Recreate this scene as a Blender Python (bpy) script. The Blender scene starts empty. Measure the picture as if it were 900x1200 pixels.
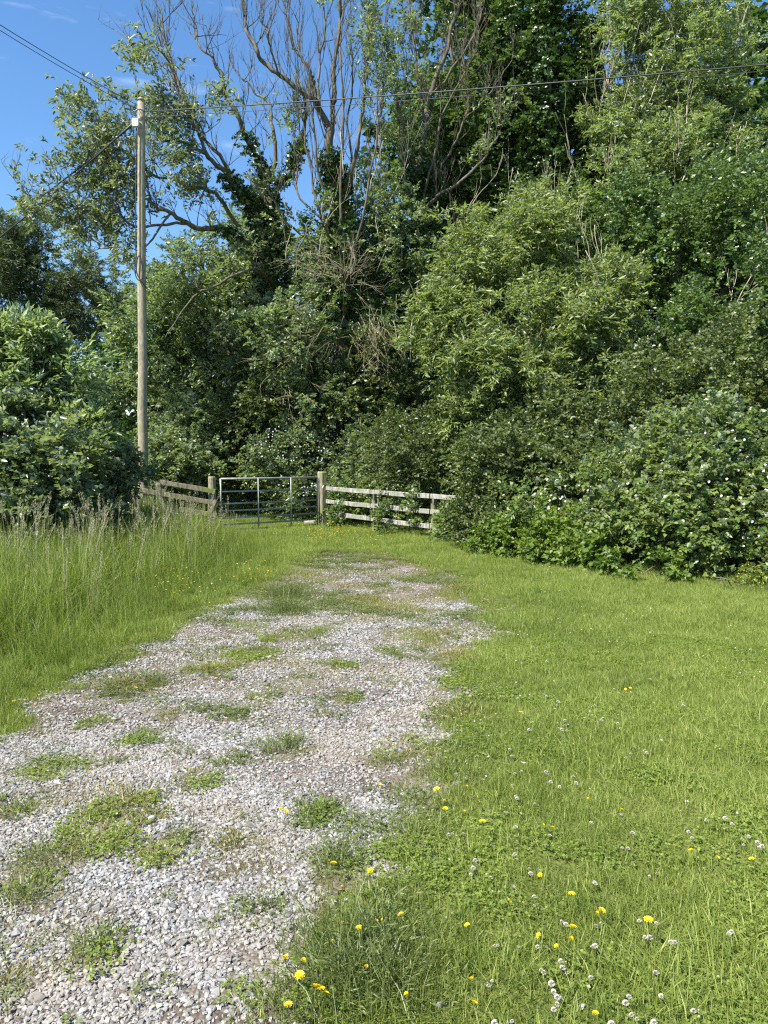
import bpy, math, random
import numpy as np
from mathutils import Vector, Matrix
R = math.radians
rng = np.random.default_rng(7)
random.seed(7)
sc = bpy.context.scene
COL = sc.collection

# ------------------------------------------------------------------ camera
EYE = 1.6; PITCH = 3.8; F = 902.0
cam_d = bpy.data.cameras.new('camera'); cam = bpy.data.objects.new('camera', cam_d); COL.objects.link(cam)
cam.location = (0, 0, EYE); cam.rotation_euler = (R(90 - PITCH), 0, 0)
cam_d.sensor_fit = 'VERTICAL'; cam_d.sensor_height = 34.6; cam_d.lens = 34.6 * F / 1200
cam_d.clip_end = 3000; cam_d.clip_start = 0.05
sc.camera = cam
# ------------------------------------------------------------------ sky, sun, exposure
SUN_EL = 52.0; SUN_DIR = Vector((-0.78, -0.62, 0)).normalized()      # towards the sun: left, a little behind
w = bpy.data.worlds.new('World'); sc.world = w; w.use_nodes = True
nt = w.node_tree; nt.nodes.clear()
sky = nt.nodes.new('ShaderNodeTexSky'); sky.sky_type = 'NISHITA'; sky.sun_disc = False
sky.sun_elevation = R(SUN_EL); sky.sun_rotation = math.atan2(SUN_DIR.x, SUN_DIR.y)
sky.altitude = 0; sky.air_density = 1.0; sky.dust_density = 0.1; sky.ozone_density = 3.5
bg = nt.nodes.new('ShaderNodeBackground'); bg.inputs['Strength'].default_value = 0.10
tc = nt.nodes.new('ShaderNodeTexCoord')
mp = nt.nodes.new('ShaderNodeMapping'); mp.inputs['Scale'].default_value = (3.0, 3.0, 14.0)
nz = nt.nodes.new('ShaderNodeTexNoise'); nz.inputs['Scale'].default_value = 1.7; nz.inputs['Detail'].default_value = 6; nz.inputs['Roughness'].default_value = 0.6
rp = nt.nodes.new('ShaderNodeValToRGB'); rp.color_ramp.elements[0].position = 0.60; rp.color_ramp.elements[1].position = 0.85
rp.color_ramp.elements[1].color = (0.35, 0.35, 0.35, 1)
mx = nt.nodes.new('ShaderNodeMix'); mx.data_type = 'RGBA'; mx.inputs['B'].default_value = (7, 7.6, 8.4, 1)
out = nt.nodes.new('ShaderNodeOutputWorld')
L = nt.links.new
L(tc.outputs['Generated'], mp.inputs[0]); L(mp.outputs[0], nz.inputs['Vector']); L(nz.outputs[0], rp.inputs[0])
hs = nt.nodes.new('ShaderNodeHueSaturation'); hs.inputs['Saturation'].default_value = 1.16; L(sky.outputs[0], hs.inputs['Color'])
L(rp.outputs[0], mx.inputs['Factor']); L(hs.outputs[0], mx.inputs['A']); L(mx.outputs['Result'], bg.inputs['Color']); L(bg.outputs[0], out.inputs[0])
sd = bpy.data.lights.new('sun', 'SUN'); sd.energy = 5.0; sd.angle = R(0.53); sd.color = (1.0, 0.955, 0.88)
so = bpy.data.objects.new('sun', sd); COL.objects.link(so)
sv = Vector((SUN_DIR.x * math.cos(R(SUN_EL)), SUN_DIR.y * math.cos(R(SUN_EL)), math.sin(R(SUN_EL))))
so.rotation_euler = sv.to_track_quat('Z', 'Y').to_euler(); so.location = (-20, -10, 30)
sc.view_settings.view_transform = 'Standard'; sc.view_settings.look = 'None'
sc.view_settings.exposure = 1.22; sc.view_settings.gamma = 1.0
cy = sc.cycles
cy.max_bounces = 5; cy.diffuse_bounces = 3; cy.glossy_bounces = 2; cy.transmission_bounces = 4; cy.transparent_max_bounces = 4
cy.caustics_reflective = False; cy.caustics_refractive = False
cy.sample_clamp_indirect = 6
cy.use_denoising = False; cy.pixel_filter_type = 'BLACKMAN_HARRIS'; cy.filter_width = 1.25

# ------------------------------------------------------------------ pixel <-> world helpers (photo pixels 900x1200)
cp, sp_ = math.cos(R(PITCH)), math.sin(R(PITCH))
def ray(px, py):
    u = (px - 450) / F; v = (600 - py) / F
    return u, cp + v * sp_, -sp_ + v * cp
def P(px, py, d):
    u, a, b = ray(px, py); t = d / a
    return np.array([u * t, d, EYE + b * t])
def sines(seed, n=9, dim=3):
    r = np.random.default_rng(seed); k = r.normal(size=(n, dim)); k /= np.linalg.norm(k, axis=1)[:, None]
    k *= r.uniform(0.6, 1.7, n)[:, None]; return k, r.uniform(0, 6.28, n)
_S3 = sines(11, 10, 3); _S2 = sines(12, 10, 2)
def noise3(p, f=1.0, oct=3):
    s = 0; a = 1; t = 0
    for o in range(oct):
        q = p * (f * 2.1 ** o) + 13.7 * o
        s = s + a * np.sin(q @ _S3[0].T * 2.2 + _S3[1] + 1.6 * np.sin(q[:, [1, 2, 0]] @ _S3[0].T * 1.1)).mean(1) * 2.4; t += a; a *= 0.55
    return s / t
def noise2(x, y, f=1.0, oct=3):
    p = np.stack([x, y], 1); s = 0; a = 1; t = 0
    for o in range(oct):
        q = p * (f * 2.1 ** o) + 7.3 * o
        s = s + a * np.sin(q @ _S2[0].T * 2.2 + _S2[1] + 1.6 * np.sin(q[:, [1, 0]] @ _S2[0].T * 1.3 + 2)).mean(1) * 2.4; t += a; a *= 0.55
    return s / t
def sstep(a, b, x):
    t = np.clip((x - a) / (b - a), 0, 1); return t * t * (3 - 2 * t)

# ------------------------------------------------------------------ terrain
def G(px, py):
    u, a, b = ray(px, py); t = EYE / -b
    return (u * t, a * t)
LEFT_E = [G(*p) for p in [(-420, 1200), (-160, 960), (0, 852), (70, 812), (120, 786), (180, 748), (245, 716), (298, 690), (338, 665), (372, 648)]]
RIGHT_E = [G(*p) for p in [(300, 1290), (345, 1200), (405, 1085), (470, 1010), (512, 940), (535, 870), (552, 800), (572, 742), (562, 706), (535, 676), (480, 656), (420, 647)]]
POLY = np.array([(-3.0, -1.0)] + LEFT_E + RIGHT_E[::-1] + [(-0.2, -1.0)])
LE = np.array([(-4.4, -3), (-3.0, -1.0)] + LEFT_E[:-1] + [G(330, 640), G(300, 628), (-4.6, 17.2)])
def sdist_poly(x, y, poly):
    n = len(poly); d = np.full(x.shape, 1e9); ins = np.zeros(x.shape, bool)
    for i in range(n):
        ax, ay = poly[i]; bx, by = poly[(i + 1) % n]
        ex, ey = bx - ax, by - ay; wx, wy = x - ax, y - ay
        t = np.clip((wx * ex + wy * ey) / (ex * ex + ey * ey + 1e-12), 0, 1)
        d = np.minimum(d, np.hypot(wx - ex * t, wy - ey * t))
        c = ((ay > y) != (by > y)) & (x < (bx - ax) * (y - ay) / (by - ay + 1e-12) + ax)
        ins ^= c
    return np.where(ins, d, -d)
def left_of_track(x, y):            # how far left of the track's left edge (m); >0 in the tall grass
    xe = np.interp(y, LE[:, 1], LE[:, 0]); return xe - x
WEEDS = [  # (px, py, radius m, height m, kind)
    (400, 1008, .17, .10, 0), (115, 1105, .15, .07, 1), (30, 1050, .16, .08, 0), (335, 868, .16, .13, 0), (315, 1062, .07, .05, 1),
    (140, 940, .26, .09, 2), (20, 945, .16, .06, 1), (270, 985, .12, .06, 2), (375, 945, .17, .09, 0), (475, 932, .14, .08, 1),
    (455, 885, .10, .06, 1), (410, 812, .14, .06, 1), (280, 830, .15, .07, 1), (160, 858, .20, .06, 1), (110, 838, .12, .05, 1),
    (245, 782, .34, .10, 2), (150, 800, .30, .10, 2), (180, 795, .15, .12, 0), (335, 715, .34, .22, 0), (340, 695, .42, .24, 0), (370, 738, .25, .06, 1),
    (330, 745, .28, .05, 2), (530, 770, .30, .07, 2), (300, 760, .28, .05, 1), (455, 712, .5, .05, 2), (500, 740, .35, .05, 2), (200, 830, .15, .05, 2),
    (420, 700, .4, .05, 2), (215, 975, .10, .05, 1), (350, 790, .16, .04, 1), (395, 775, .2, .04, 2), (190, 1000, .12, .05, 2),
    (425, 1125, .26, .20, 0), (395, 1172, .24, .18, 0), (450, 1165, .22, .18, 0), (100, 985, .3, .06, 2), (60, 1000, .2, .07, 1), (480, 880, .3, .05, 2), (520, 900, .25, .07, 1), (460, 1060, .15, .10, 1), (320, 1180, .09, .05, 1), (545, 690, .5, .08, 2),
    (230, 905, .2, .05, 2), (60, 890, .2, .05, 1), (10, 1150, .12, .05, 2), (540, 840, .25, .08, 2), (480, 980, .2, .07, 1)]
WG = np.array([G(a, b) + (r, h) for a, b, r, h, k in WEEDS])
def track_area(x, y):
    return sstep(-.06, .10, sdist_poly(x, y, POLY) + 0.25 * noise2(x, y, 1.1, 4))
def gravel_mask(x, y):
    s = sdist_poly(x, y, POLY)
    n = noise2(x, y, 1.1, 4)
    m = sstep(-.20, .26, s + 0.34 * n + .14 * noise2(x, y, 5, 2))
    # a far green crown and patches of turf invading it
    far = sstep(7, 13, y)
    t = noise2(x * 0.8 + 3, y * 0.55, 1.0, 4)
    m = m * (1 - far * 0.28 * sstep(0.05, .35, t))
    mid = noise2(x + 9, y * .7, 1.35, 4)
    m = m * (1 - 0.6 * sstep(.30, .56, mid))
    for gx, gy, r, h in WG:
        d = np.hypot((x - gx), (y - gy) / 1.3) / r
        m = m * (1 - .58 * sstep(1.1, .45, d + .5 * noise2(x, y, 5, 3)))
    return m
def H(x, y):
    x = np.asarray(x, float); y = np.asarray(y, float)
    sh = x.shape; xf, yf = x.ravel(), y.ravel()
    z = 0.025 * noise2(xf, yf, 0.35, 2)
    lt = left_of_track(xf, yf)
    z = z + 0.05 * sstep(0.0, 1.6, lt) + 0.20 * sstep(.6, 2.4, lt) * sstep(11, 16, yf) * sstep(30, 20, yf)
    rt = sdist_poly(xf, yf, POLY)
    z = z - 0.03 * sstep(-.1, .6, rt)
    return z.reshape(sh)
def Hs(x, y): return float(H(np.array([x]), np.array([y]))[0])

# ------------------------------------------------------------------ materials
def mat(name):
    m = bpy.data.materials.new(name); m.use_nodes = True; n = m.node_tree.nodes; n.clear()
    o = n.new('ShaderNodeOutputMaterial'); return m, n, m.node_tree.links.new, o
def mixc(n, l, fac, a, b):
    x = n.new('ShaderNodeMix'); x.data_type = 'RGBA'
    for s, v in (('Factor', fac), ('A', a), ('B', b)):
        if hasattr(v, 'node'): l(v, x.inputs[s])
        elif s == 'Factor': x.inputs[s].default_value = v
        else: x.inputs[s].default_value = (*v, 1)
    return x.outputs['Result']
def ramp(n, l, src, stops):
    r = n.new('ShaderNodeValToRGB'); e = r.color_ramp.elements
    while len(e) < len(stops): e.new(0.5)
    for i, (p, c) in enumerate(stops):
        e[i].position = p; e[i].color = (*c, 1) if len(c) == 3 else c
    l(src, r.inputs[0]); return r.outputs[0]
def leaf_mat(name, dark, midc, light, back=None, trans=0.33, rough=0.42, spec=0.5, patch=0.35, tcol=None):
    m, n, l, o = mat(name)
    at = n.new('ShaderNodeAttribute'); at.attribute_name = 'tint'
    oi = n.new('ShaderNodeObjectInfo')
    g = n.new('ShaderNodeNewGeometry')
    nz = n.new('ShaderNodeTexNoise'); nz.inputs['Scale'].default_value = 0.9; nz.inputs['Detail'].default_value = 3; l(g.outputs['Position'], nz.inputs['Vector'])
    ma = n.new('ShaderNodeMath'); ma.operation = 'MULTIPLY_ADD'; ma.inputs[1].default_value = patch * 2; l(nz.outputs[0], ma.inputs[0])
    sb = n.new('ShaderNodeMath'); sb.operation = 'SUBTRACT'; l(at.outputs['Fac'], sb.inputs[0]); sb.inputs[1].default_value = patch
    l(sb.outputs[0], ma.inputs[2])
    c = ramp(n, l, ma.outputs[0], [(0.0, dark), (0.5, midc), (1.0, light)])
    if back:
        c = mixc(n, l, g.outputs['Backfacing'], c, back)
    b = n.new('ShaderNodeBsdfPrincipled'); l(c, b.inputs['Base Color']); b.inputs['Roughness'].default_value = rough
    b.inputs['Specular IOR Level'].default_value = spec
    t = n.new('ShaderNodeBsdfTranslucent')
    tc_ = n.new('ShaderNodeMix'); tc_.data_type = 'RGBA'; tc_.blend_type = 'MULTIPLY'; tc_.inputs['Factor'].default_value = 1
    l(c, tc_.inputs['A']); tc_.inputs['B'].default_value = (*(tcol or (1.7, 1.9, .7)), 1)
    l(tc_.outputs['Result'], t.inputs['Color'])
    s = n.new('ShaderNodeMixShader'); s.inputs[0].default_value = trans; l(b.outputs[0], s.inputs[1]); l(t.outputs[0], s.inputs[2]); l(s.outputs[0], o.inputs[0])
    return m
def bark_mat(name, c1, c2, c3, scale=14, bump=.5):
    m, n, l, o = mat(name)
    g = n.new('ShaderNodeNewGeometry'); mpn = n.new('ShaderNodeMapping'); mpn.inputs['Scale'].default_value = (1, 1, .35); l(g.outputs['Position'], mpn.inputs[0])
    a = n.new('ShaderNodeTexNoise'); a.inputs['Scale'].default_value = scale; a.inputs['Detail'].default_value = 6; l(mpn.outputs[0], a.inputs['Vector'])
    a2 = n.new('ShaderNodeTexNoise'); a2.inputs['Scale'].default_value = 2.3; a2.inputs['Detail'].default_value = 4; l(g.outputs['Position'], a2.inputs['Vector'])
    c = ramp(n, l, a.outputs[0], [(.35, c1), (.62, c2)])
    f = ramp(n, l, a2.outputs[0], [(.48, (0, 0, 0)), (.66, (1, 1, 1))])
    c = mixc(n, l, f, c, c3)
    b = n.new('ShaderNodeBsdfPrincipled'); l(c, b.inputs['Base Color']); b.inputs['Roughness'].default_value = .85; b.inputs['Specular IOR Level'].default_value = .2
    bp = n.new('ShaderNodeBump'); bp.inputs['Strength'].default_value = bump; bp.inputs['Distance'].default_value = .02; l(a.outputs[0], bp.inputs['Height']); l(bp.outputs[0], b.inputs['Normal'])
    l(b.outputs[0], o.inputs[0]); return m
def plain(name, c, rough=.5, metal=0., bump=0., bscale=40, c2=None):
    m, n, l, o = mat(name)
    b = n.new('ShaderNodeBsdfPrincipled'); b.inputs['Roughness'].default_value = rough; b.inputs['Metallic'].default_value = metal
    g = n.new('ShaderNodeNewGeometry'); a = n.new('ShaderNodeTexNoise'); a.inputs['Scale'].default_value = bscale; a.inputs['Detail'].default_value = 5; l(g.outputs['Position'], a.inputs['Vector'])
    c2 = c2 or tuple(v * .75 for v in c)
    l(ramp(n, l, a.outputs[0], [(.35, c2), (.65, c)]), b.inputs['Base Color'])
    if bump:
        bp = n.new('ShaderNodeBump'); bp.inputs['Strength'].default_value = bump; bp.inputs['Distance'].default_value = .01; l(a.outputs[0], bp.inputs['Height']); l(bp.outputs[0], b.inputs['Normal'])
    l(b.outputs[0], o.inputs[0]); return m

M = {}
M['ash'] = leaf_mat('ash leaf', (0.0268, 0.0561, 0.0195), (0.0634, 0.1074, 0.039), (0.1586, 0.2013, 0.0915), back=(.25, .30, .18), trans=.26, rough=.38)
M['ashpale'] = leaf_mat('wind turned ash leaf', (0.0246, 0.0538, 0.0157), (0.0672, 0.1142, 0.0314), (0.2016, 0.252, 0.0952), back=(.30, .35, .20), trans=.26, rough=.38, patch=.45)
M['ashgrey'] = leaf_mat('grey green ash leaf', (0.0242, 0.044, 0.0198), (0.0605, 0.0858, 0.0374), (0.154, 0.176, 0.0935), back=(.26, .29, .20), trans=.24, rough=.38)
M['syc'] = leaf_mat('broad leaf', (0.0212, 0.0543, 0.013), (0.0566, 0.1121, 0.0236), (0.1357, 0.2006, 0.0472), back=(.13, .18, .08), trans=.26, rough=.36)
M['ivy'] = leaf_mat('ivy leaf', (0.0216, 0.0504, 0.0132), (0.0456, 0.09, 0.0216), (0.102, 0.156, 0.0408), trans=.16, rough=.34, spec=.5)
M['willow'] = leaf_mat('willow leaf', (0.0454, 0.0799, 0.0194), (0.1134, 0.1566, 0.0389), (0.2376, 0.2754, 0.0918), back=(.27, .31, .15), trans=.30, patch=.5)
M['thorn'] = leaf_mat('hawthorn leaf', (0.0319, 0.0513, 0.0137), (0.0798, 0.1083, 0.0296), (0.171, 0.1995, 0.057), back=(.14, .17, .07), trans=.25)
M['bramble'] = leaf_mat('bramble leaf', (0.0324, 0.067, 0.0151), (0.0918, 0.1458, 0.0324), (0.2052, 0.2538, 0.0702), back=(.24, .28, .17), trans=.28, rough=.36, spec=.5)
M['darkbramble'] = leaf_mat('dark bramble leaf', (0.0236, 0.0496, 0.0153), (0.0566, 0.0944, 0.0283), (0.1475, 0.1888, 0.0649), back=(.26, .30, .21), trans=.24, rough=.36, spec=.5)
M['sallow'] = leaf_mat('sallow leaf', (.020, .048, .013), (.055, .105, .026), (.15, .20, .06), back=(.34, .40, .24), trans=.26)
M['nettle'] = leaf_mat('nettle leaf', (.07, .12, .02), (.14, .20, .035), (.23, .29, .06), trans=.35, rough=.5)
M['pine'] = leaf_mat('pine needle', (0.0403, 0.0633, 0.0253), (0.0747, 0.1035, 0.0391), (0.1495, 0.1782, 0.0747), trans=.15, rough=.6)
M['far'] = leaf_mat('far woodland leaf', (0.026, 0.0585, 0.0169), (0.0455, 0.091, 0.0234), (0.078, 0.13, 0.039), trans=.25)
M['grass'] = leaf_mat('short grass', (.075, .115, .020), (.205, .262, .052), (.40, .44, .13), trans=.38, rough=.5, spec=.35, patch=.38, tcol=(1.35, 1.45, .55))
M['tall'] = leaf_mat('tall grass', (.06, .10, .018), (.18, .24, .046), (.38, .42, .12), trans=.38, rough=.5, spec=.35, patch=.25, tcol=(1.35, 1.45, .55))
M['seed'] = leaf_mat('grass seed head', (.17, .18, .08), (.32, .31, .17), (.50, .46, .30), trans=.3, rough=.7, tcol=(1, 1, .8))
M['clover'] = leaf_mat('clover leaf', (.085, .135, .022), (.16, .215, .036), (.26, .31, .07), trans=.34)
M['weed'] = leaf_mat('weed leaf', (.075, .10, .028), (.13, .165, .045), (.22, .24, .08), trans=.3)
M['dryweed'] = leaf_mat('dry weed leaf', (.13, .13, .035), (.22, .20, .06), (.34, .29, .12), trans=.25)
M['petal'] = leaf_mat('yellow petal', (.72, .55, .01), (.85, .66, .01), (.92, .76, .02), trans=.25, tcol=(1, 1, .4))
M['white'] = leaf_mat('white petal', (.42, .38, .30), (.62, .59, .52), (.78, .76, .70), trans=.2, tcol=(1, 1, .9), patch=.1)
M['blossom'] = leaf_mat('bramble blossom', (.60, .56, .55), (.78, .75, .74), (.85, .84, .83), trans=.25, tcol=(1, 1, 1))
M['bark'] = bark_mat('tree bark', (.07, .055, .04), (.17, .14, .10), (.13, .14, .07))
M['deadbark'] = bark_mat('dead grey branch', (.06, .05, .038), (.17, .145, .11), (.11, .115, .06))
M['paletwig'] = bark_mat('bleached dead twig', (.30, .25, .18), (.52, .45, .35), (.38, .33, .24))
M['browntwig'] = bark_mat('brown dead twig', (.17, .14, .08), (.36, .31, .20), (.22, .22, .11))
M['postwood'] = bark_mat('weathered post wood', (.16, .13, .095), (.36, .31, .23), (.22, .23, .11), scale=22)
M['railwood'] = bark_mat('pale rail wood', (.15, .14, .12), (.38, .36, .32), (.22, .23, .16), scale=22, bump=.3)
M['mossrail'] = bark_mat('mossy rail wood', (.10, .09, .06), (.24, .215, .15), (.16, .19, .06), scale=22, bump=.4)
M['polewood'] = bark_mat('pole wood', (.22, .185, .13), (.36, .31, .22), (.25, .245, .14), scale=26, bump=.25)
M['galv'] = plain('galvanised steel', (.29, .30, .28), .5, .15, bscale=9, c2=(.20, .21, .195))
M['wire'] = plain('black cable', (.03, .03, .032), .5)
M['box'] = plain('white plastic box', (.8, .8, .78), .4)
M['steel'] = plain('dull steel', (.25, .25, .25), .5, .7)
M['bluep'] = plain('dark blue painted panel', (.05, .07, .12), .3)
def ground_mat():
    m, n, l, o = mat('grassy soil')
    g = n.new('ShaderNodeNewGeometry')
    a = n.new('ShaderNodeTexNoise'); a.inputs['Scale'].default_value = 1.1; a.inputs['Detail'].default_value = 7; l(g.outputs['Position'], a.inputs['Vector'])
    b_ = n.new('ShaderNodeTexNoise'); b_.inputs['Scale'].default_value = 60; b_.inputs['Detail'].default_value = 5; l(g.outputs['Position'], b_.inputs['Vector'])
    c1 = ramp(n, l, a.outputs[0], [(.35, (.085, .12, .022)), (.65, (.16, .19, .045))])
    c2 = ramp(n, l, b_.outputs[0], [(.3, (.045, .055, .015)), (.6, (.18, .20, .05))])
    c = mixc(n, l, .55, c1, c2)
    b = n.new('ShaderNodeBsdfPrincipled'); b.inputs['Roughness'].default_value = .95; b.inputs['Specular IOR Level'].default_value = .1; l(c, b.inputs['Base Color'])
    bp = n.new('ShaderNodeBump'); bp.inputs['Strength'].default_value = .9; bp.inputs['Distance'].default_value = .04; l(b_.outputs[0], bp.inputs['Height']); l(bp.outputs[0], b.inputs['Normal'])
    l(b.outputs[0], o.inputs[0]); return m
def track_mat():
    m, n, l, o = mat('stony dirt')
    g = n.new('ShaderNodeNewGeometry')
    v = n.new('ShaderNodeTexVoronoi'); v.inputs['Scale'].default_value = 70; l(g.outputs['Position'], v.inputs['Vector'])
    a = n.new('ShaderNodeTexNoise'); a.inputs['Scale'].default_value = 2.2; a.inputs['Detail'].default_value = 7; l(g.outputs['Position'], a.inputs['Vector'])
    sv_ = n.new('ShaderNodeSeparateColor'); l(v.outputs['Color'], sv_.inputs[0])
    st = ramp(n, l, sv_.outputs[0], [(0, (.12, .10, .08)), (1, (.30, .275, .24))])
    dirt = ramp(n, l, a.outputs[0], [(.3, (.085, .062, .045)), (.7, (.17, .14, .10))])
    f = ramp(n, l, a.outputs[0], [(.38, (.15, .15, .15)), (.6, (.6, .6, .6))])
    c = mixc(n, l, f, dirt, st)
    b = n.new('ShaderNodeBsdfPrincipled'); b.inputs['Roughness'].default_value = .95; b.inputs['Specular IOR Level'].default_value = .1; l(c, b.inputs['Base Color'])
    bp = n.new('ShaderNodeBump'); bp.inputs['Strength'].default_value = .8; bp.inputs['Distance'].default_value = .012; bp.invert = True; l(v.outputs['Distance'], bp.inputs['Height']); l(bp.outputs[0], b.inputs['Normal'])
    l(b.outputs[0], o.inputs[0]); return m
def stone_mat():
    m, n, l, o = mat('limestone chipping')
    oi = n.new('ShaderNodeObjectInfo'); g = n.new('ShaderNodeNewGeometry')
    a = n.new('ShaderNodeTexNoise'); a.inputs['Scale'].default_value = 1.6; a.inputs['Detail'].default_value = 5; l(g.outputs['Position'], a.inputs['Vector'])
    s1 = ramp(n, l, oi.outputs['Random'], [(0, (.10, .095, .09)), (.2, (.20, .195, .185)), (.7, (.30, .295, .28)), (.93, (.40, .39, .37)), (1, (.27, .22, .16))])
    f = ramp(n, l, a.outputs[0], [(.45, (0, 0, 0)), (.68, (.5, .5, .5))])
    c = mixc(n, l, f, s1, (.30, .25, .19))
    b3 = n.new('ShaderNodeTexNoise'); b3.inputs['Scale'].default_value = 90; b3.inputs['Detail'].default_value = 4; l(g.outputs['Position'], b3.inputs['Vector'])
    cc = n.new('ShaderNodeMix'); cc.data_type = 'RGBA'; cc.blend_type = 'MULTIPLY'; cc.inputs['Factor'].default_value = .5
    l(c, cc.inputs['A']); l(ramp(n, l, b3.outputs[0], [(.3, (.6, .58, .55)), (.6, (1, 1, 1))]), cc.inputs['B'])
    b = n.new('ShaderNodeBsdfPrincipled'); b.inputs['Roughness'].default_value = .8; b.inputs['Specular IOR Level'].default_value = .3; l(cc.outputs['Result'], b.inputs['Base Color'])
    l(b.outputs[0], o.inputs[0]); return m
M['ground'] = ground_mat(); M['track'] = track_mat(); M['stone'] = stone_mat()

# ------------------------------------------------------------------ mesh helpers
def link_mesh(name, me, m=None, parent=None):
    if m: me.materials.append(M[m] if isinstance(m, str) else m)
    o = bpy.data.objects.new(name, me); COL.objects.link(o)
    if parent is not None:
        o.parent = parent; o.location = -Vector(parent.location)     # things stand unrotated: world-space meshes
    return o
def mesh_np(name, V, Fc, tint=None, smooth=False):
    """V (n,3); Fc (m,k) faces all with k corners"""
    me = bpy.data.meshes.new(name); V = np.asarray(V, np.float32); Fc = np.asarray(Fc, np.int32); k = Fc.shape[1]
    me.vertices.add(len(V)); me.vertices.foreach_set('co', V.ravel())
    me.loops.add(Fc.size); me.loops.foreach_set('vertex_index', Fc.ravel())
    me.polygons.add(len(Fc)); me.polygons.foreach_set('loop_start', np.arange(0, Fc.size, k, dtype=np.int32))
    me.polygons.foreach_set('loop_total', np.full(len(Fc), k, np.int32))
    if smooth: me.polygons.foreach_set('use_smooth', np.ones(len(Fc), bool))
    me.update(calc_edges=True)
    if tint is not None:
        a = me.attributes.new('tint', 'FLOAT', 'POINT'); a.data.foreach_set('value', np.asarray(tint, np.float32))
    return me
def unit(v): return v / np.maximum(np.linalg.norm(v, axis=-1, keepdims=True), 1e-9)
def leaf_geo(pos, d, nrm, ln, wd, tint, fold=.25, wpos=.45):
    """rhombic folded leaves"""
    n = len(pos); d = unit(d); side = unit(np.cross(d, nrm)); nn = np.cross(side, d)
    ln = np.broadcast_to(ln, n)[:, None]; wd = np.broadcast_to(wd, n)[:, None]
    V = np.empty((n, 4, 3)); V[:, 0] = pos; V[:, 2] = pos + d * ln - nn * ln * .10
    mid = pos + d * ln * wpos + nn * wd * fold
    V[:, 1] = mid - side * wd * .5; V[:, 3] = mid + side * wd * .5
    i = np.arange(n)[:, None] * 4
    Fc = np.concatenate([i + np.array([[0, 2, 1]]), i + np.array([[0, 3, 2]])], 1).reshape(-1, 3)
    return V.reshape(-1, 3), Fc, np.repeat(np.broadcast_to(tint, n), 4)
SPRAY = {
    'ash':     dict(K=9, L=.30, ln=.135, wd=.052, fw=.55, up=.6),
    'willow':  dict(K=9, L=.30, ln=.15, wd=.045, fw=.5, up=.45),
    'broad':   dict(K=6, L=.28, ln=.15, wd=.14, fw=.4, up=.8),
    'ivy':     dict(K=6, L=.16, ln=.10, wd=.10, fw=.2, up=.3),
    'thorn':   dict(K=10, L=.22, ln=.065, wd=.05, fw=.5, up=.5),
    'bramble': dict(K=7, L=.24, ln=.10, wd=.078, fw=.45, up=.8),
    'sallow':  dict(K=9, L=.32, ln=.135, wd=.048, fw=.7, up=.5),
    'pine':    dict(K=14, L=.16, ln=.13, wd=.020, fw=.6, up=.3),
    'far':     dict(K=5, L=.5, ln=.30, wd=.22, fw=.4, up=.6),
    'small':   dict(K=9, L=.26, ln=.09, wd=.066, fw=.4, up=.6),
}
class Leaves:
    def __init__(s): s.V = []; s.F = []; s.T = []; s.n = 0
    def add(s, g):
        V, Fc, T = g; s.V.append(V); s.F.append(Fc + s.n); s.T.append(T); s.n += len(V)
    def sprays(s, pos, dirs, kind, tint, scale=1.0, rg=None):
        q = SPRAY[kind]; r = rg or rng; m = len(pos); K = q['K']
        if m == 0: return
        dirs = unit(dirs); scale = np.broadcast_to(scale, m)
        upv = np.array([0, 0, 1.0])
        side = unit(np.cross(dirs, upv + r.normal(0, .35, (m, 3)))); nrm = unit(np.cross(side, dirs))
        nrm *= np.sign(nrm[:, 2:3] + 1e-6)
        t = (np.arange(K) + .5) / K
        sg = np.where(np.arange(K) % 2, 1., -1.)
        pos_ = pos[:, None] + dirs[:, None] * (t[None, :, None] * q['L'] * scale[:, None, None])
        pos_[..., 2] -= (t ** 2)[None] * .18 * q['L'] * scale[:, None]
        dl = dirs[:, None] * q['fw'] + side[:, None] * (sg * (1 - q['fw']) * 1.3)[None, :, None] + r.normal(0, .28, (m, K, 3))
        dl[..., 2] -= .12
        nl = nrm[:, None] * q['up'] + upv * q['up'] * .5 + r.normal(0, .55, (m, K, 3))
        sz = r.uniform(.7, 1.2, (m, K)) * scale[:, None]
        tn = np.clip(np.broadcast_to(tint, m)[:, None] + r.normal(0, .10, (m, K)), 0, 1)
        s.add(leaf_geo(pos_.reshape(-1, 3), dl.reshape(-1, 3), nl.reshape(-1, 3), (q['ln'] * sz).ravel(), (q['wd'] * sz).ravel(), tn.ravel()))
    def build(s, name, m, parent=None):
        me = mesh_np(name, np.concatenate(s.V), np.concatenate(s.F), np.concatenate(s.T))
        return link_mesh(name, me, m, parent)
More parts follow.
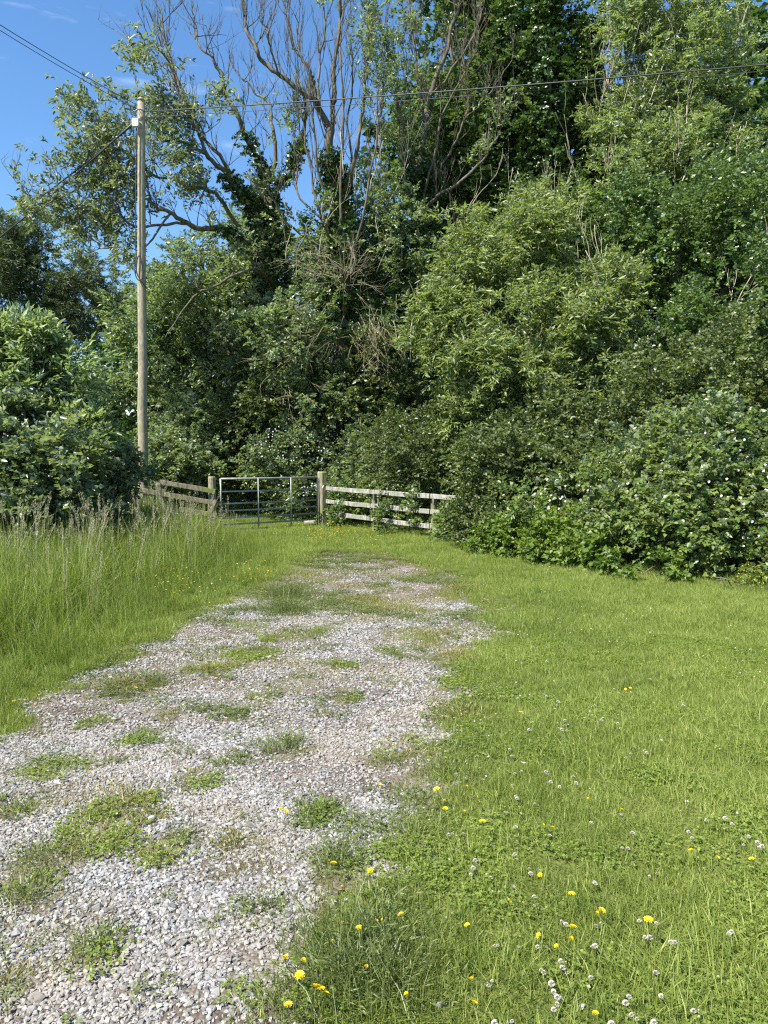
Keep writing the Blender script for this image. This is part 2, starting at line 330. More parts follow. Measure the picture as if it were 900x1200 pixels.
class Tubes:
    def __init__(s): s.V = []; s.F = []; s.n = 0
    def add(s, pts, rad, sides=5, lump=0.):
        pts = np.asarray(pts, float); k = len(pts); rad = np.broadcast_to(np.asarray(rad, float), k)
        tg = unit(np.gradient(pts, axis=0)); ref = np.array([.31, .95, .1]) if abs(tg[0, 2]) > .8 else np.array([0, 0, 1.])
        a = unit(np.cross(tg, ref)); b = np.cross(tg, a); an = np.arange(sides) * 2 * np.pi / sides
        rr = rad[:, None] * (1 + lump * rng.normal(0, 1, (k, sides)))
        V = pts[:, None] + a[:, None] * (np.cos(an) * 1.)[None, :, None] * rr[..., None] + b[:, None] * np.sin(an)[None, :, None] * rr[..., None]
        i = np.arange(k - 1)[:, None] * sides; j = np.arange(sides)[None]; j2 = (j + 1) % sides
        Fc = np.stack([i + j, i + j2, i + sides + j2, i + sides + j], -1).reshape(-1, 4)
        V = V.reshape(-1, 3); cap = len(V); V = np.vstack([V, pts[-1:] + tg[-1:] * rad[-1] * .6, pts[:1]])
        e = (k - 1) * sides; jj = np.arange(sides)
        c1 = np.stack([e + jj, e + (jj + 1) % sides, np.full(sides, cap), np.full(sides, cap)], 1)
        c2 = np.stack([(jj + 1) % sides, jj, np.full(sides, cap + 1), np.full(sides, cap + 1)], 1)
        s.V.append(V); s.F.append(Fc + s.n); s.F.append(np.vstack([c1, c2]) + s.n); s.n += len(V)
    def build(s, name, m, parent=None):
        V = np.concatenate(s.V); Fc = np.concatenate(s.F)
        tri = Fc[:, 2] == Fc[:, 3]
        me = bpy.data.meshes.new(name)
        cnt = np.where(tri, 3, 4); st = np.concatenate([[0], np.cumsum(cnt)[:-1]])
        loops = np.concatenate([Fc[:, :3], Fc[:, 3:]], 1).ravel(); keep = np.ones(Fc.shape, bool); keep[tri, 3] = False
        loops = loops[keep.ravel()]
        me.vertices.add(len(V)); me.vertices.foreach_set('co', V.astype(np.float32).ravel())
        me.loops.add(len(loops)); me.loops.foreach_set('vertex_index', loops.astype(np.int32))
        me.polygons.add(len(Fc)); me.polygons.foreach_set('loop_start', st.astype(np.int32)); me.polygons.foreach_set('loop_total', cnt.astype(np.int32))
        me.polygons.foreach_set('use_smooth', np.ones(len(Fc), bool)); me.update(calc_edges=True)
        return link_mesh(name, me, m, parent)
def spline(pts, n=6):
    p = np.asarray(pts, float); p = np.vstack([2 * p[0] - p[1], p, 2 * p[-1] - p[-2]]); o = []
    for i in range(1, len(p) - 2):
        for t in np.arange(n) / n:
            o.append(.5 * ((2 * p[i]) + (-p[i-1] + p[i+1]) * t + (2*p[i-1] - 5*p[i] + 4*p[i+1] - p[i+2]) * t*t + (-p[i-1] + 3*p[i] - 3*p[i+1] + p[i+2]) * t**3))
    o.append(p[-2]); return np.array(o)
def wob(pts, amp):
    n = len(pts); w_ = rng.normal(0, 1, (n, 3)); w_ = (w_ + np.roll(w_, 1, 0) + np.roll(w_, -1, 0)) / 2
    w_[0] = 0; return pts + w_ * amp
def grow(tb, start, d, length, r, lvl, up=.25, kids=3, tips=None, crook=.13, sides=3, spread=.9):
    """a bare branch that forks; fine twigs are 3-sided"""
    n = 5 if lvl > 0 else 4; p = [np.array(start, float)]; d = unit(np.asarray(d, float))
    for i in range(n):
        d = unit(d + rng.normal(0, crook, 3) + np.array([0, 0, up * .25])); p.append(p[-1] + d * length / n)
    p = np.array(p); tb.add(p, np.linspace(r, r * (.45 if lvl else .3), n + 1), sides if lvl else 3)
    if tips is not None and lvl <= 1: tips.append((p[-1], d)); tips.append((p[n // 2], d))
    if lvl > 0:
        for k in range(kids):
            i = rng.integers(1, n + 1); base = p[i]
            dd = unit(d + rng.normal(0, spread * .55, 3) + np.array([0, 0, up]))
            grow(tb, base, dd, length * rng.uniform(.45, .8), r * .55, lvl - 1, up, kids, tips, crook, 3, spread)
def thing(name, label, cat, loc, group=None):
    o = bpy.data.objects.new(name, None); COL.objects.link(o); o.location = loc; o.empty_display_size = .2
    o['label'] = label; o['category'] = cat
    if group: o['group'] = group
    return o
def tag(o, label, cat, group=None):
    o['label'] = label; o['category'] = cat
    if group: o['group'] = group
    return o
def kindof(o, k): o['kind'] = k; return o

# crown lobes: (px, py, depth, rx px, ry px, rz m, number of sprays)
def lobes_sprays(lv, lobes, kind, scale=1.0, gap=-.15, f=1.0, tint=.5, tvar=.16, shell=.5, front=.62, dens=1.0, updir=.35, per=9, clus=.30, ksub=9):
    """each lobe is a heap of smaller clumps, each clump a heap of branchlets, each branchlet a fan of sprays"""
    for (px, py, d, rx, ry, rz, n) in lobes:
        nb = max(3, int(n * dens / per)); c = P(px, py, d); s = d / F; rad = np.array([rx * s, rz, ry * s])
        k = max(3, int(ksub * min(1.6, max(.5, rad.mean() / 1.1))))
        cu = unit(rng.normal(size=(k * 3, 3))); cu = cu[(cu[:, 1] < .35) | (rng.random(len(cu)) < 1 - front)][:k]; k = len(cu)
        cc = c + cu * rad * rng.uniform(.45, .80, (k, 1)); cr = np.minimum(rad * .46, .95) * rng.uniform(.65, 1.25, (k, 1)); ct = rng.normal(0, .09, k)
        m0 = int(nb * 1.9); w_ = (cr.prod(1)) ** .66; pick = rng.choice(k, m0, p=w_ / w_.sum())
        u = unit(rng.normal(size=(m0, 3))); flip = ((u[:, 1] > 0) | (u[:, 2] < -.3)) & (rng.random(m0) < front * .75); u[flip, 1:] *= -1
        q = shell + (1.08 - shell) * rng.random(m0) ** .45
        pos = cc[pick] + u * cr[pick] * (q * (1 + .16 * noise3(u * 3 + cc[pick], 1.0, 2)))[:, None]
        clump = noise3(pos, f * 1.0, 3)
        keep = (clump + rng.normal(0, .12, m0) > gap) & (pos[:, 2] > .12)
        pos = pos[keep][:nb]; uu = u[keep][:nb]; cl = clump[keep][:nb]; pk = pick[keep][:nb]
        m = len(pos)
        if m == 0: continue
        bd = unit(uu + cu[pk] * .5 + np.array([0, 0, updir]) + rng.normal(0, .45, pos.shape)); cs = min(clus * scale, .42 * rad.min()) * rng.uniform(.6, 1.45, m)
        bt = tint + tvar * cl + rng.normal(0, .09, m) + ct[pk]
        t = rng.random((m, per)); lat = unit(rng.normal(size=(m, per, 3)))
        pp = pos[:, None] + bd[:, None] * (t * cs[:, None] * 1.6)[..., None] + lat * ((1.15 - t) * cs[:, None] * .7)[..., None]
        dd = unit(bd[:, None] * 1.0 + lat * (1.05 - .6 * t)[..., None])
        tn = np.clip(bt[:, None] + .10 * (t - .5) + rng.normal(0, .05, (m, per)), 0, 1)
        pp = pp.reshape(-1, 3); dd = dd.reshape(-1, 3); ok = pp[:, 2] > .05
        lv.sprays(pp[ok], dd[ok], kind, tn.ravel()[ok], scale * rng.uniform(.75, 1.2, ok.sum()))

# ================================================================== GROUND
def axis_pts(lo, a, b, hi, step, nf):
    mid = np.arange(a, b + 1e-6, step)
    l = a - (a - lo) * (np.linspace(1, 0, nf)[:-1] ** 3); r_ = b + (hi - b) * (np.linspace(0, 1, nf)[1:] ** 3)
    return np.concatenate([l, mid, r_])
def sheet(xs, ys, z):
    X, Y = np.meshgrid(xs, ys); nx, ny = len(xs), len(ys)
    V = np.stack([X, Y, z(X, Y)], -1).reshape(-1, 3)
    i = (np.arange(ny - 1)[:, None] * nx + np.arange(nx - 1)[None]).ravel()
    return V, np.stack([i, i + 1, i + nx + 1, i + nx], 1)
xs = axis_pts(-600, -8, 10, 600, .18, 12); ys = axis_pts(-300, -2, 26, 900, .2, 12)
V, Fc = sheet(xs, ys, lambda x, y: H(x, y) * sstep(60, 30, np.hypot(x, y)))
kindof(link_mesh('ground', mesh_np('ground', V, Fc, smooth=True), 'ground'), 'structure')
V, Fc = sheet(np.arange(-5, 3.2, .07), np.arange(-.8, 17, .07), lambda x, y: H(x, y) + .008)
gm = track_area(V[:, 0], V[:, 1]); keep = gm[Fc].min(1) > .3
kindof(link_mesh('gravel_track', mesh_np('gravel_track', V, Fc[keep], smooth=True), 'track'), 'structure')

# ------------------------------------------------------------------ scatter (uncountable ground cover only)
def scatter(name, pts, rot, scl, sources, idx):
    me = bpy.data.meshes.new(name + '_points'); me.vertices.add(len(pts)); me.vertices.foreach_set('co', np.asarray(pts, np.float32).ravel())
    a = me.attributes.new('rot', 'FLOAT_VECTOR', 'POINT'); a.data.foreach_set('vector', np.asarray(rot, np.float32).ravel())
    a = me.attributes.new('scl', 'FLOAT_VECTOR', 'POINT'); a.data.foreach_set('vector', np.asarray(scl, np.float32).ravel())
    a = me.attributes.new('idx', 'INT', 'POINT'); a.data.foreach_set('value', np.asarray(idx, np.int32))
    o = bpy.data.objects.new(name, me); COL.objects.link(o); kindof(o, 'stuff')
    g = bpy.data.node_groups.new(name + '_scatter', 'GeometryNodeTree')
    g.interface.new_socket('Geometry', in_out='INPUT', socket_type='NodeSocketGeometry'); g.interface.new_socket('Geometry', in_out='OUTPUT', socket_type='NodeSocketGeometry')
    gi = g.nodes.new('NodeGroupInput'); go = g.nodes.new('NodeGroupOutput'); ip = g.nodes.new('GeometryNodeInstanceOnPoints'); jn = g.nodes.new('GeometryNodeJoinGeometry')
    for s in sources:
        oi = g.nodes.new('GeometryNodeObjectInfo'); oi.inputs['Object'].default_value = s; oi.inputs['As Instance'].default_value = True
        g.links.new(oi.outputs['Geometry'], jn.inputs[0])
    def na(nm, t):
        x = g.nodes.new('GeometryNodeInputNamedAttribute'); x.data_type = t; x.inputs['Name'].default_value = nm; return x.outputs[0]
    g.links.new(gi.outputs[0], ip.inputs['Points']); g.links.new(jn.outputs[0], ip.inputs['Instance'])
    ip.inputs['Pick Instance'].default_value = True; g.links.new(na('idx', 'INT'), ip.inputs['Instance Index'])
    e = g.nodes.new('FunctionNodeEulerToRotation'); g.links.new(na('rot', 'FLOAT_VECTOR'), e.inputs[0]); g.links.new(e.outputs[0], ip.inputs['Rotation'])
    g.links.new(na('scl', 'FLOAT_VECTOR'), ip.inputs['Scale']); g.links.new(ip.outputs[0], go.inputs[0])
    md = o.modifiers.new('scatter', 'NODES'); md.node_group = g
    return o
def source(name, me): return bpy.data.objects.new(name, me)      # not linked: only a template for the scatter
def blades(n, rad, h0, h1, wd, lean, segs=2, t0=.5, tv=.2, base=None):
    """grass blades as tapered bent strips"""
    a = rng.uniform(0, 6.28, n); rr = rad * np.sqrt(rng.random(n)); p0 = np.stack([rr * np.cos(a), rr * np.sin(a), np.full(n, -.01)], 1)
    if base is not None: p0 = base
    h = rng.uniform(h0, h1, n); la = rng.uniform(0, 6.28, n); lm = np.abs(rng.normal(0, lean, n)) * h
    sd_ = np.stack([-np.sin(la), np.cos(la), np.zeros(n)], 1) * wd * .5; ld = np.stack([np.cos(la), np.sin(la), np.zeros(n)], 1)
    # blades can face any way
    tw = rng.uniform(0, 3.14, n)[:, None]; sd_ = sd_ * np.cos(tw * .5) + ld * wd * .5 * np.sin(tw * .5)
    V = []; k = segs + 1
    for i in range(k):
        t = i / segs; c = p0 + ld * (lm * t ** 2)[:, None]; c[:, 2] += h * (t - .25 * np.minimum(lm / h, 1.2) * t ** 2)
        wv = 1 - .85 * t ** 1.6
        if i < segs: V += [c - sd_ * wv, c + sd_ * wv]
        else: V += [c]
    m = 2 * segs + 1; V = np.stack(V, 1).reshape(-1, 3); i = np.arange(n)[:, None] * m; Fs = []
    for s in range(segs - 1):
        b = 2 * s; Fs += [i + [b, b + 1, b + 3], i + [b, b + 3, b + 2]]
    Fs.append(i + [2 * segs - 2, 2 * segs - 1, 2 * segs])
    return V, np.concatenate(Fs, 1).reshape(-1, 3), np.repeat(np.clip(rng.normal(t0, tv, n), 0, 1), m)
def join_geo(gs):
    V = []; Fc = []; T = []; k = 0
    for a, b, c in gs: V.append(a); Fc.append(b + k); T.append(c); k += len(a)
    return np.concatenate(V), np.concatenate(Fc), np.concatenate(T)
def src_leafy(name, gs, m):
    me = mesh_np(name, *join_geo(gs)); me.materials.append(M[m]); return source(name, me)
def clover_leaves(n, rad, h=.05, s=.016):
    a = rng.uniform(0, 6.28, n); rr = rad * np.sqrt(rng.random(n)); c = np.stack([rr * np.cos(a), rr * np.sin(a), rng.uniform(.4, 1, n) * h], 1)
    gs = []
    for k in range(3):
        th = a * 3 + k * 2.094; d = np.stack([np.cos(th), np.sin(th), rng.normal(.1, .25, n)], 1)
        gs.append(leaf_geo(c, d, np.array([[0, 0, 1.]]) + rng.normal(0, .25, (n, 3)), s, s * .95, rng.uniform(.2, .9, n), fold=.1, wpos=.6))
    return gs

def sample_area(n, dmin, dmax, xlo, xhi, margin=1.25):
    """points roughly even on the ground inside the camera's wedge, plus a margin to both sides"""
    y = np.sqrt(rng.uniform(dmin ** 2, dmax ** 2, n)); half = y * .5 * margin + .6; x = rng.uniform(-1, 1, n) * half
    k = (x > xlo) & (x < xhi); return x[k], y[k]
def dens_keep(y, near, far):     # thin out with distance
    return rng.random(len(y)) < np.clip((near / np.maximum(y, near)) ** far, 0, 1)
def lawn_side(x, y): return (sdist_poly(x, y, POLY) < .25) & (left_of_track(x, y) < -.0)
HEDGE_F = np.array([G(560, 640), G(620, 650), G(700, 662), G(800, 672), G(900, 690), (6.6, 7.5), (9, 5.5), (14, 3)])     # foot of the bramble hedge
def before_hedge(x, y): return y < np.interp(x, HEDGE_F[:, 0], HEDGE_F[:, 1], left=30)

# lawn
src = [src_leafy('lawn_tuft_template', [blades(46, .075, .025, .065, .0032, .7, 2, .5, .2)], 'grass') for _ in range(4)]
src += [src_leafy('lawn_tuft_template', [blades(34, .075, .03, .085, .0032, .9, 2, .6, .2)], 'grass') for _ in range(2)]
x, y = sample_area(240000, 1.5, 27, -9, 14)
gmk = gravel_mask(x, y)
k = (gmk + rng.normal(0, .12, len(x)) < .5) & dens_keep(y, 5.0, .62)
tl = left_of_track(x, y)
x, y, tl = x[k], y[k], tl[k]
s = rng.uniform(.75, 1.25, len(x)) * (1 + .35 * np.clip(noise2(x, y, 1.3, 3), -1, 1)) * (1 + .04 * np.maximum(y - 4, 0))
ontrack = sdist_poly(x, y, POLY) > .1
s = np.where(ontrack, s * .55, s)
print('lawn tufts', len(x))
scatter('lawn_grass', np.stack([x, y, H(x, y)], 1), np.stack([rng.normal(0, .08, len(x)), rng.normal(0, .08, len(x)), rng.uniform(0, 6.28, len(x))], 1),
        np.stack([s, s, s], 1), src, rng.integers(0, len(src), len(x)))['label'] = 'short mown grass of the lawn beside the track'
# small tufts and moss coming through the gravel
dsrc = [src_leafy('dry_tuft_template', [blades(40, .09, .012, .045, .0035, .9, 2, .5, .25)], 'dryweed') for _ in range(3)]
wsrc = [src_leafy('weed_tuft_template', [blades(40, .08, .015, .05, .0035, .9, 2, .5, .2)] + clover_leaves(10, .08, .03, .012), 'weed') for _ in range(3)]
x, y = sample_area(90000, 1.6, 17, -6, 4, 1.1); sdp = sdist_poly(x, y, POLY)
cov = noise2(x * .8 + 5, y * 1.0, 1.5, 4) + .6 * noise2(x, y, 6, 2)
thr = .12 - .27 * sstep(4.5, 10, y) - .3 * sstep(.6, .0, sdp)
k = (sdp > -.15) & (cov + rng.normal(0, .07, len(x)) > thr) & dens_keep(y, 4, .4); x, y = x[k], y[k]
s = rng.uniform(.25, 1.0, len(x)) * (1 + .06 * np.maximum(y - 4, 0)); ix = np.where(noise2(x + 8, y, 1.0, 3) + rng.normal(0, .2, len(x)) > .12, rng.integers(0, 3, len(x)), rng.integers(3, 6, len(x)))
scatter('track_weeds', np.stack([x, y, H(x, y) + .008], 1), np.stack([0 * x, 0 * x, rng.uniform(0, 6.28, len(x))], 1), np.stack([s] * 3, 1), dsrc + wsrc, ix)
# clover among the lawn
src = [src_leafy('clover_template', clover_leaves(30, .08, .045, .011), 'clover') for _ in range(3)]
x, y = sample_area(9000, 1.5, 7, -2, 8)
k = (gravel_mask(x, y) < .55) & (noise2(x + 4, y, 1.6, 3) + rng.normal(0, .2, len(x)) > .22) & (left_of_track(x, y) < 0) ; x, y = x[k], y[k]; s = rng.uniform(.7, 1.2, len(x))
scatter('clover_leaves', np.stack([x, y, H(x, y) - .012], 1), np.stack([0 * x, 0 * x, rng.uniform(0, 6.28, len(x))], 1), np.stack([s] * 3, 1), src, rng.integers(0, 3, len(x)))
# longer loose grass in the near lawn, along the verges and below the hedge
src = [src_leafy('mid_tuft_template', [blades(22, .05, .08, .20, .0038, .75, 3, .55, .2)], 'tall') for _ in range(4)]
x, y = sample_area(42000, 1.6, 21, -8, 12)
sdp = sdist_poly(x, y, POLY); hd = np.interp(x, HEDGE_F[:, 0], HEDGE_F[:, 1], left=30) - y
fence_line = np.abs(y - (18.9 - (x + 1.5) * 1.32)) < 1.1
gate_front = (y > 14.3) & (x < 2.2)
pr = .06 + .10 * sstep(0.2, -.6, sdp + .3 * noise2(x, y, 1.5)) * (sdp > -1.2) + .55 * ((np.abs(hd) < .8) & (x > 1)) + .35 * gate_front + .9 * sstep(.0, .3, left_of_track(x, y)) * sstep(1.1, .5, left_of_track(x, y))
pr = pr + .16 * sstep(-.1, .5, noise2(x + 1, y, .9, 3)) * (y < 7)
k = (rng.random(len(x)) < pr) & (gravel_mask(x, y) < .5); x, y = x[k], y[k]
s = rng.uniform(.6, 1.2, len(x)) * np.where((y < 9) & (left_of_track(x, y) < 0), .62, 1.0)
print('mid tufts', len(x))
scatter('verge_grass', np.stack([x, y, H(x, y)], 1), np.stack([rng.normal(0, .1, len(x)), rng.normal(0, .1, len(x)), rng.uniform(0, 6.28, len(x))], 1), np.stack([s] * 3, 1), src, rng.integers(0, 4, len(x)))
# tall grass on the left bank
src = [src_leafy('tall_tuft_template', [blades(34, .10, .30, .75, .006, .55, 5, .5, .2)], 'tall') for _ in range(5)]
x, y = sample_area(12000, 2.2, 18, -14, 1, 1.5)
lt = left_of_track(x, y); n_ = noise2(x, y, .8, 3)
k = (lt + .25 * n_ > .35) & (rng.random(len(x)) < .75); x, y, lt = x[k], y[k], lt[k]
s = (.45 + .75 * sstep(.3, 1.7, lt)) * rng.uniform(.8, 1.15, len(x))
gate_clear = sstep(-5.3, -4.2, x) * sstep(13, 15.5, y); s *= 1 - .45 * gate_clear
s = np.where(y > 16.9, s * .45, s)
print('tall tufts', len(x))
scatter('tall_grass', np.stack([x, y, H(x, y)], 1), np.stack([rng.normal(0, .07, len(x)), rng.normal(.03, .07, len(x)), rng.uniform(0, 6.28, len(x))], 1), np.stack([s] * 3, 1), src, rng.integers(0, 5, len(x)))
TALLX, TALLY = x, y
# seed stems
def stem_src():
    gs = []; n = 5
    for j in range(n):
        a = rng.uniform(0, 6.28); b = np.array([[.06 * math.cos(a), .06 * math.sin(a), 0.]]); h = rng.uniform(.7, 1.2); ln = abs(rng.normal(0, .28)) * h; la = rng.uniform(0, 6.28)
        ld = np.array([math.cos(la), math.sin(la), 0]); sdv = np.array([-math.sin(la), math.cos(la), 0])
        ts = np.linspace(0, 1, 7); c = b + ld * (ln * ts ** 2)[:, None]; c[:, 2] += h * (ts - .06 * ts ** 3)
        Vs = np.stack([c - sdv * .0013, c + sdv * .0013], 1).reshape(-1, 3); Fs = []
        for i in range(6): Fs += [[2*i, 2*i+1, 2*i+3], [2*i, 2*i+3, 2*i+2]]
        gs.append((Vs, np.array(Fs), np.full(14, .75)))
        m = 34; tt = rng.uniform(.83, 1.0, m); pc = b + ld * (ln * tt ** 2)[:, None]; pc[:, 2] += h * (tt - .06 * tt ** 3)
        th = rng.uniform(0, 6.28, m); wdt = .010 * np.sin((tt - .83) / .17 * 3.14) ** .5 + .002
        d = np.stack([np.cos(th), np.sin(th), np.full(m, 1.6)], 1)
        gs.append(leaf_geo(pc + np.stack([np.cos(th) * wdt, np.sin(th) * wdt, 0 * th], 1) * .6, d, rng.normal(0, 1, (m, 3)), .024, .006, rng.uniform(.2, .9, m)))
    return src_leafy('seed_stem_template', gs, 'seed')
src = [stem_src() for _ in range(5)]
x, y = sample_area(3600, 2.8, 17, -14, 1, 1.5); lt = left_of_track(x, y)
k = (lt + .3 * noise2(x, y, .9) > .75) & (rng.random(len(x)) < .40 - .12 * sstep(9, 14, y)); x, y = x[k], y[k]
s = rng.uniform(.65, 1.08, len(x)) * (1 - .4 * sstep(-5.3, -4.2, x) * sstep(12, 15, y))
print('seed stems', len(x))
scatter('grass_seed_stems', np.stack([x, y, H(x, y)], 1), np.stack([rng.normal(0, .09, len(x)), rng.normal(.05, .09, len(x)), rng.uniform(0, 6.28, len(x))], 1), np.stack([s] * 3, 1), src, rng.integers(0, 5, len(x)))

# gravel stones
def stone_mesh(i):
    import bmesh
    bm = bmesh.new(); n = 14
    pts = unit(rng.normal(size=(n, 3))) * np.array([1, .72, .5]) * rng.uniform(.82, 1.1, (n, 1))
    for p in pts: bm.verts.new(p)
    bmesh.ops.convex_hull(bm, input=bm.verts)
    me = bpy.data.meshes.new('stone_template'); bm.to_mesh(me); bm.free(); me.materials.append(M['stone']); return me
src = [source('stone_template', stone_mesh(i)) for i in range(10)]
X, Y, S = [], [], []
for n, d0, d1, r0, r1 in ((225000, 1.7, 4.6, .0045, .0145), (170000, 4.6, 9, .0065, .017), (90000, 9, 17, .010, .020)):
    x, y = sample_area(n, d0, d1, -6, 4, 1.12)
    g_ = gravel_mask(x, y); so_ = noise2(x * .9 + 21, y * 1.1, 1.25, 4); k = (g_ + rng.normal(0, .16, len(x)) > .5) & (rng.random(len(x)) < 1 - .66 * sstep(.08, .40, so_)); x, y = x[k], y[k]
    r_ = r0 + (r1 - r0) * rng.random(len(x)) ** 2.0
    X.append(x); Y.append(y); S.append(r_)
# a few stones strayed into the turf
x, y = sample_area(6000, 1.7, 9, -4, 3, 1.1); k = np.abs(sdist_poly(x, y, POLY)) < .35; X.append(x[k]); Y.append(y[k]); S.append(rng.uniform(.006, .013, k.sum()))
X, Y, S = map(np.concatenate, (X, Y, S)); 
big = rng.random(len(S)) < .035; S[big] *= rng.uniform(1.25, 1.9, big.sum())
print('stones', len(X))
nst = len(X); tl_ = rng.normal(0, .2, (nst, 2))
gravel_o = scatter('gravel', np.stack([X, Y, H(X, Y) + .008 + S * rng.uniform(.05, .38, len(S))], 1), np.stack([tl_[:, 0], tl_[:, 1], rng.uniform(0, 6.28, nst)], 1),
        np.stack([S, S, S * rng.uniform(.7, 1.3, nst)], 1), src, rng.integers(0, 10, nst))

# ================================================================== WEEDS ON THE TRACK (each clump a thing)
WL = ['green leafy weed clump', 'low dense green weed cushion', 'flat yellowing weed mat']
for i, (px, py, r, h, kd) in enumerate(WEEDS):
    gx, gy = G(px, py); n = int(min(1500, 80 + 4600 * r * r * (2.2 if kd == 0 else 1)))
    a = rng.uniform(0, 6.28, n); rr = r * rng.random(n) ** .75 * (1 + .3 * np.sin(a * 3 + i) + .25 * np.sin(a * 5 + 2 * i) + rng.normal(0, .22, n))
    bx, by = gx + rr * np.cos(a), gy + rr * np.sin(a) * 1.1
    pos = np.stack([bx, by, H(bx, by) + rng.uniform(0, .6, n) * h * (1 - (rr / (r * 1.4)) ** 2).clip(.1, 1)], 1)
    d = np.stack([np.cos(a) * .7, np.sin(a) * .7, np.full(n, .55)], 1) + rng.normal(0, .35, (n, 3))
    g1 = leaf_geo(pos, d, np.array([[0, 0, 1.]]) + rng.normal(0, .5, (n, 3)), rng.uniform(.012, .034, n) * (1 + h * 2), rng.uniform(.003, .007, n), rng.uniform(.1, .9, n))
    base = np.stack([bx[: n // 2], by[: n // 2], H(bx[: n // 2], by[: n // 2])], 1)
    g2 = blades(n // 2, r, h * .4, h * 1.15, .0035, .8, 2, .5, .2, base=base)
    V, Fc, T = join_geo([g1, g2]); me = mesh_np('weed_clump', V, Fc, T)
    me.materials.append(M['dryweed' if kd == 2 else 'weed']); me.name = 'foliage'
    where = 'left on the gravel' if px < 200 else ('along the right gravel edge' if px > 450 else 'mid gravel')
    dist = 'nearest the camera' if py > 1080 else ('in the foreground' if py > 960 else ('halfway up' if py > 820 else 'towards the gate'))
    size = 'broad ' if r > .27 else ('small ' if r < .13 else '')
    o = thing('weed_clump', f'{size}{WL[kd]} {where}, {dist}', 'weed', (gx, gy, Hs(gx, gy)), 'weed clumps on the gravel track')
    link_mesh('foliage', me, None, o)

# ================================================================== FLOWERS
def dandelion(px, py, size=1.0, petals=True):
    gx, gy = G(px, py); h = rng.uniform(.05, .11); t = thing('yellow_flower', 'yellow hawkbit flower on a thin stem', 'flower', (gx, gy, Hs(gx, gy)), 'yellow flowers in the lawn and along the gravel edge')
    return t, gx, gy, h
def flower_proto():
    tb = Tubes(); tb.add(np.array([[0, 0, 0], [.004, .002, .04], [.003, 0, .08]]), [.0012, .0011, .001], 4)
    n = 34; a = np.arange(n) * 2.399; ring = np.sqrt((np.arange(n) + 1) / n); c = np.zeros((n, 3)); c[:, 2] = .081
    c[:, 0] = .003; d = np.stack([np.cos(a), np.sin(a), .95 - .75 * ring], 1)
    g = leaf_geo(c, d, np.array([[0, 0, 1.]]) + 0 * d, .008 + .011 * ring, .0055, rng.uniform(.2, .9, n), fold=.1, wpos=.75)
    hm = mesh_np('flower_head', *g); hm.materials.append(M['petal'])
    return tb, hm
tb_, head_me = flower_proto(); tmp = tb_.build('stem', 'weed'); stem_me = tmp.data; bpy.data.objects.remove(tmp)
YEL = [(347,1135),(340,1140),(372,1180),(378,1178),(345,1198),(425,1082),(421,1086),(428,1094),(443,1098),(486,1082),(409,1050),(446,1020),(390,1018),(398,960),(332,936),(346,940),
 (543,918),(522,924),(527,938),(540,950),(517,946),(550,936),(628,966),(648,974),(605,1064),(655,1092),(668,1100),(664,1112),(690,1068),(693,1072),(670,1052),(557,1090),(536,1150),(490,1172),
 (538,1188),(659,1200),(718,952),(664,871),(822,1001),(824,999),(700,936),(736,803),(731,801),(785,786),(102,898),(205,878),(163,926),(18,818),(665,1096),(645,1022),(699,1198),(300,900),(155,800),(356,792),(440,915),(568,968),
 (362,1188),(610,835),(888,1008),(760,1080),(355,1150),(383,1110),(412,1130)]
for i, (px, py) in enumerate(YEL):
    h = rng.uniform(.85, 1.5) if py > 900 else rng.uniform(.5, .9)
    gx, gy = G(px, py); 
    gy -= .08 * h * gy / EYE * .95; gx *= (gy / G(px, py)[1])
    where = 'on the gravel' if gravel_mask(np.array([gx]), np.array([gy]))[0] > .5 else ('beside the gravel edge' if px < 560 else 'in the lawn')
    t = thing('yellow_flower', f'{"larger" if h > 1.15 else "small"} yellow daisy-like flower on a thin stem {where}, {"in the foreground" if py > 1020 else "further up"}', 'flower', (gx, gy, Hs(gx, gy)), 'yellow flowers in the lawn and along the gravel edge')
    t.rotation_euler = (rng.normal(0, .3), rng.normal(0, .3), rng.uniform(0, 6)); sz = rng.uniform(.52, .88) * (1 + .05 * gy); t.scale = (sz, sz, h * 1.1)
    op = rng.choice([1.0, 1.0, .8, .6, .4])
    for nm, me in (('stem', stem_me), ('flower_head', head_me)):
        o = bpy.data.objects.new(nm, me); COL.objects.link(o); o.parent = t
        if nm == 'flower_head': o.scale = (op, op, 1); o.location = (.003 * (1 - op), 0, 0)
# white clover heads
n = 110; u = unit(rng.normal(size=(n, 3))); u[:, 2] = np.abs(u[:, 2]) - .3; u = unit(u)
g = leaf_geo(u * .004 + [0, 0, .058], u, rng.normal(size=(n, 3)), .0085, .0048, rng.uniform(.1, .9, n))
cl_me = mesh_np('flower_head', *g); cl_me.materials.append(M['white'])
CLO = [(635,1133),(657,1130),(645,1152),(660,1120),(648,1168),(655,1163),(590,1192),(580,1194),(603,1190),(763,1190),(775,1158),(752,1072),(705,1072),(660,1068),(625,1050),(630,1102),(578,1138),
 (640,982),(604,975),(575,981),(542,968),(530,968),(557,1003),(556,1013),(620,1016),(570,1016),(606,996),(690,955),(730,985),(745,988),(832,955),(845,952),(850,962),(812,975),(870,975),(885,985),(893,985),
 (672,906),(740,880),(758,880),(735,885),(610,895),(640,900),(655,915),(600,880),(605,925),(630,935),(730,850),(700,840),(690,830),(650,820),(640,812),(615,810),(626,842),(660,845),(665,850),(610,770),(620,765),
 (700,780),(760,790),(800,825),(870,770),(878,758),(850,745),(640,770),(580,1100),(700,1100),(716,1195),(735,1170),(745,1185),(820,1170),(770,1135),(690,1140),(760,1090),(695,1030),(760,1015),(790,1095),(860,1090)]
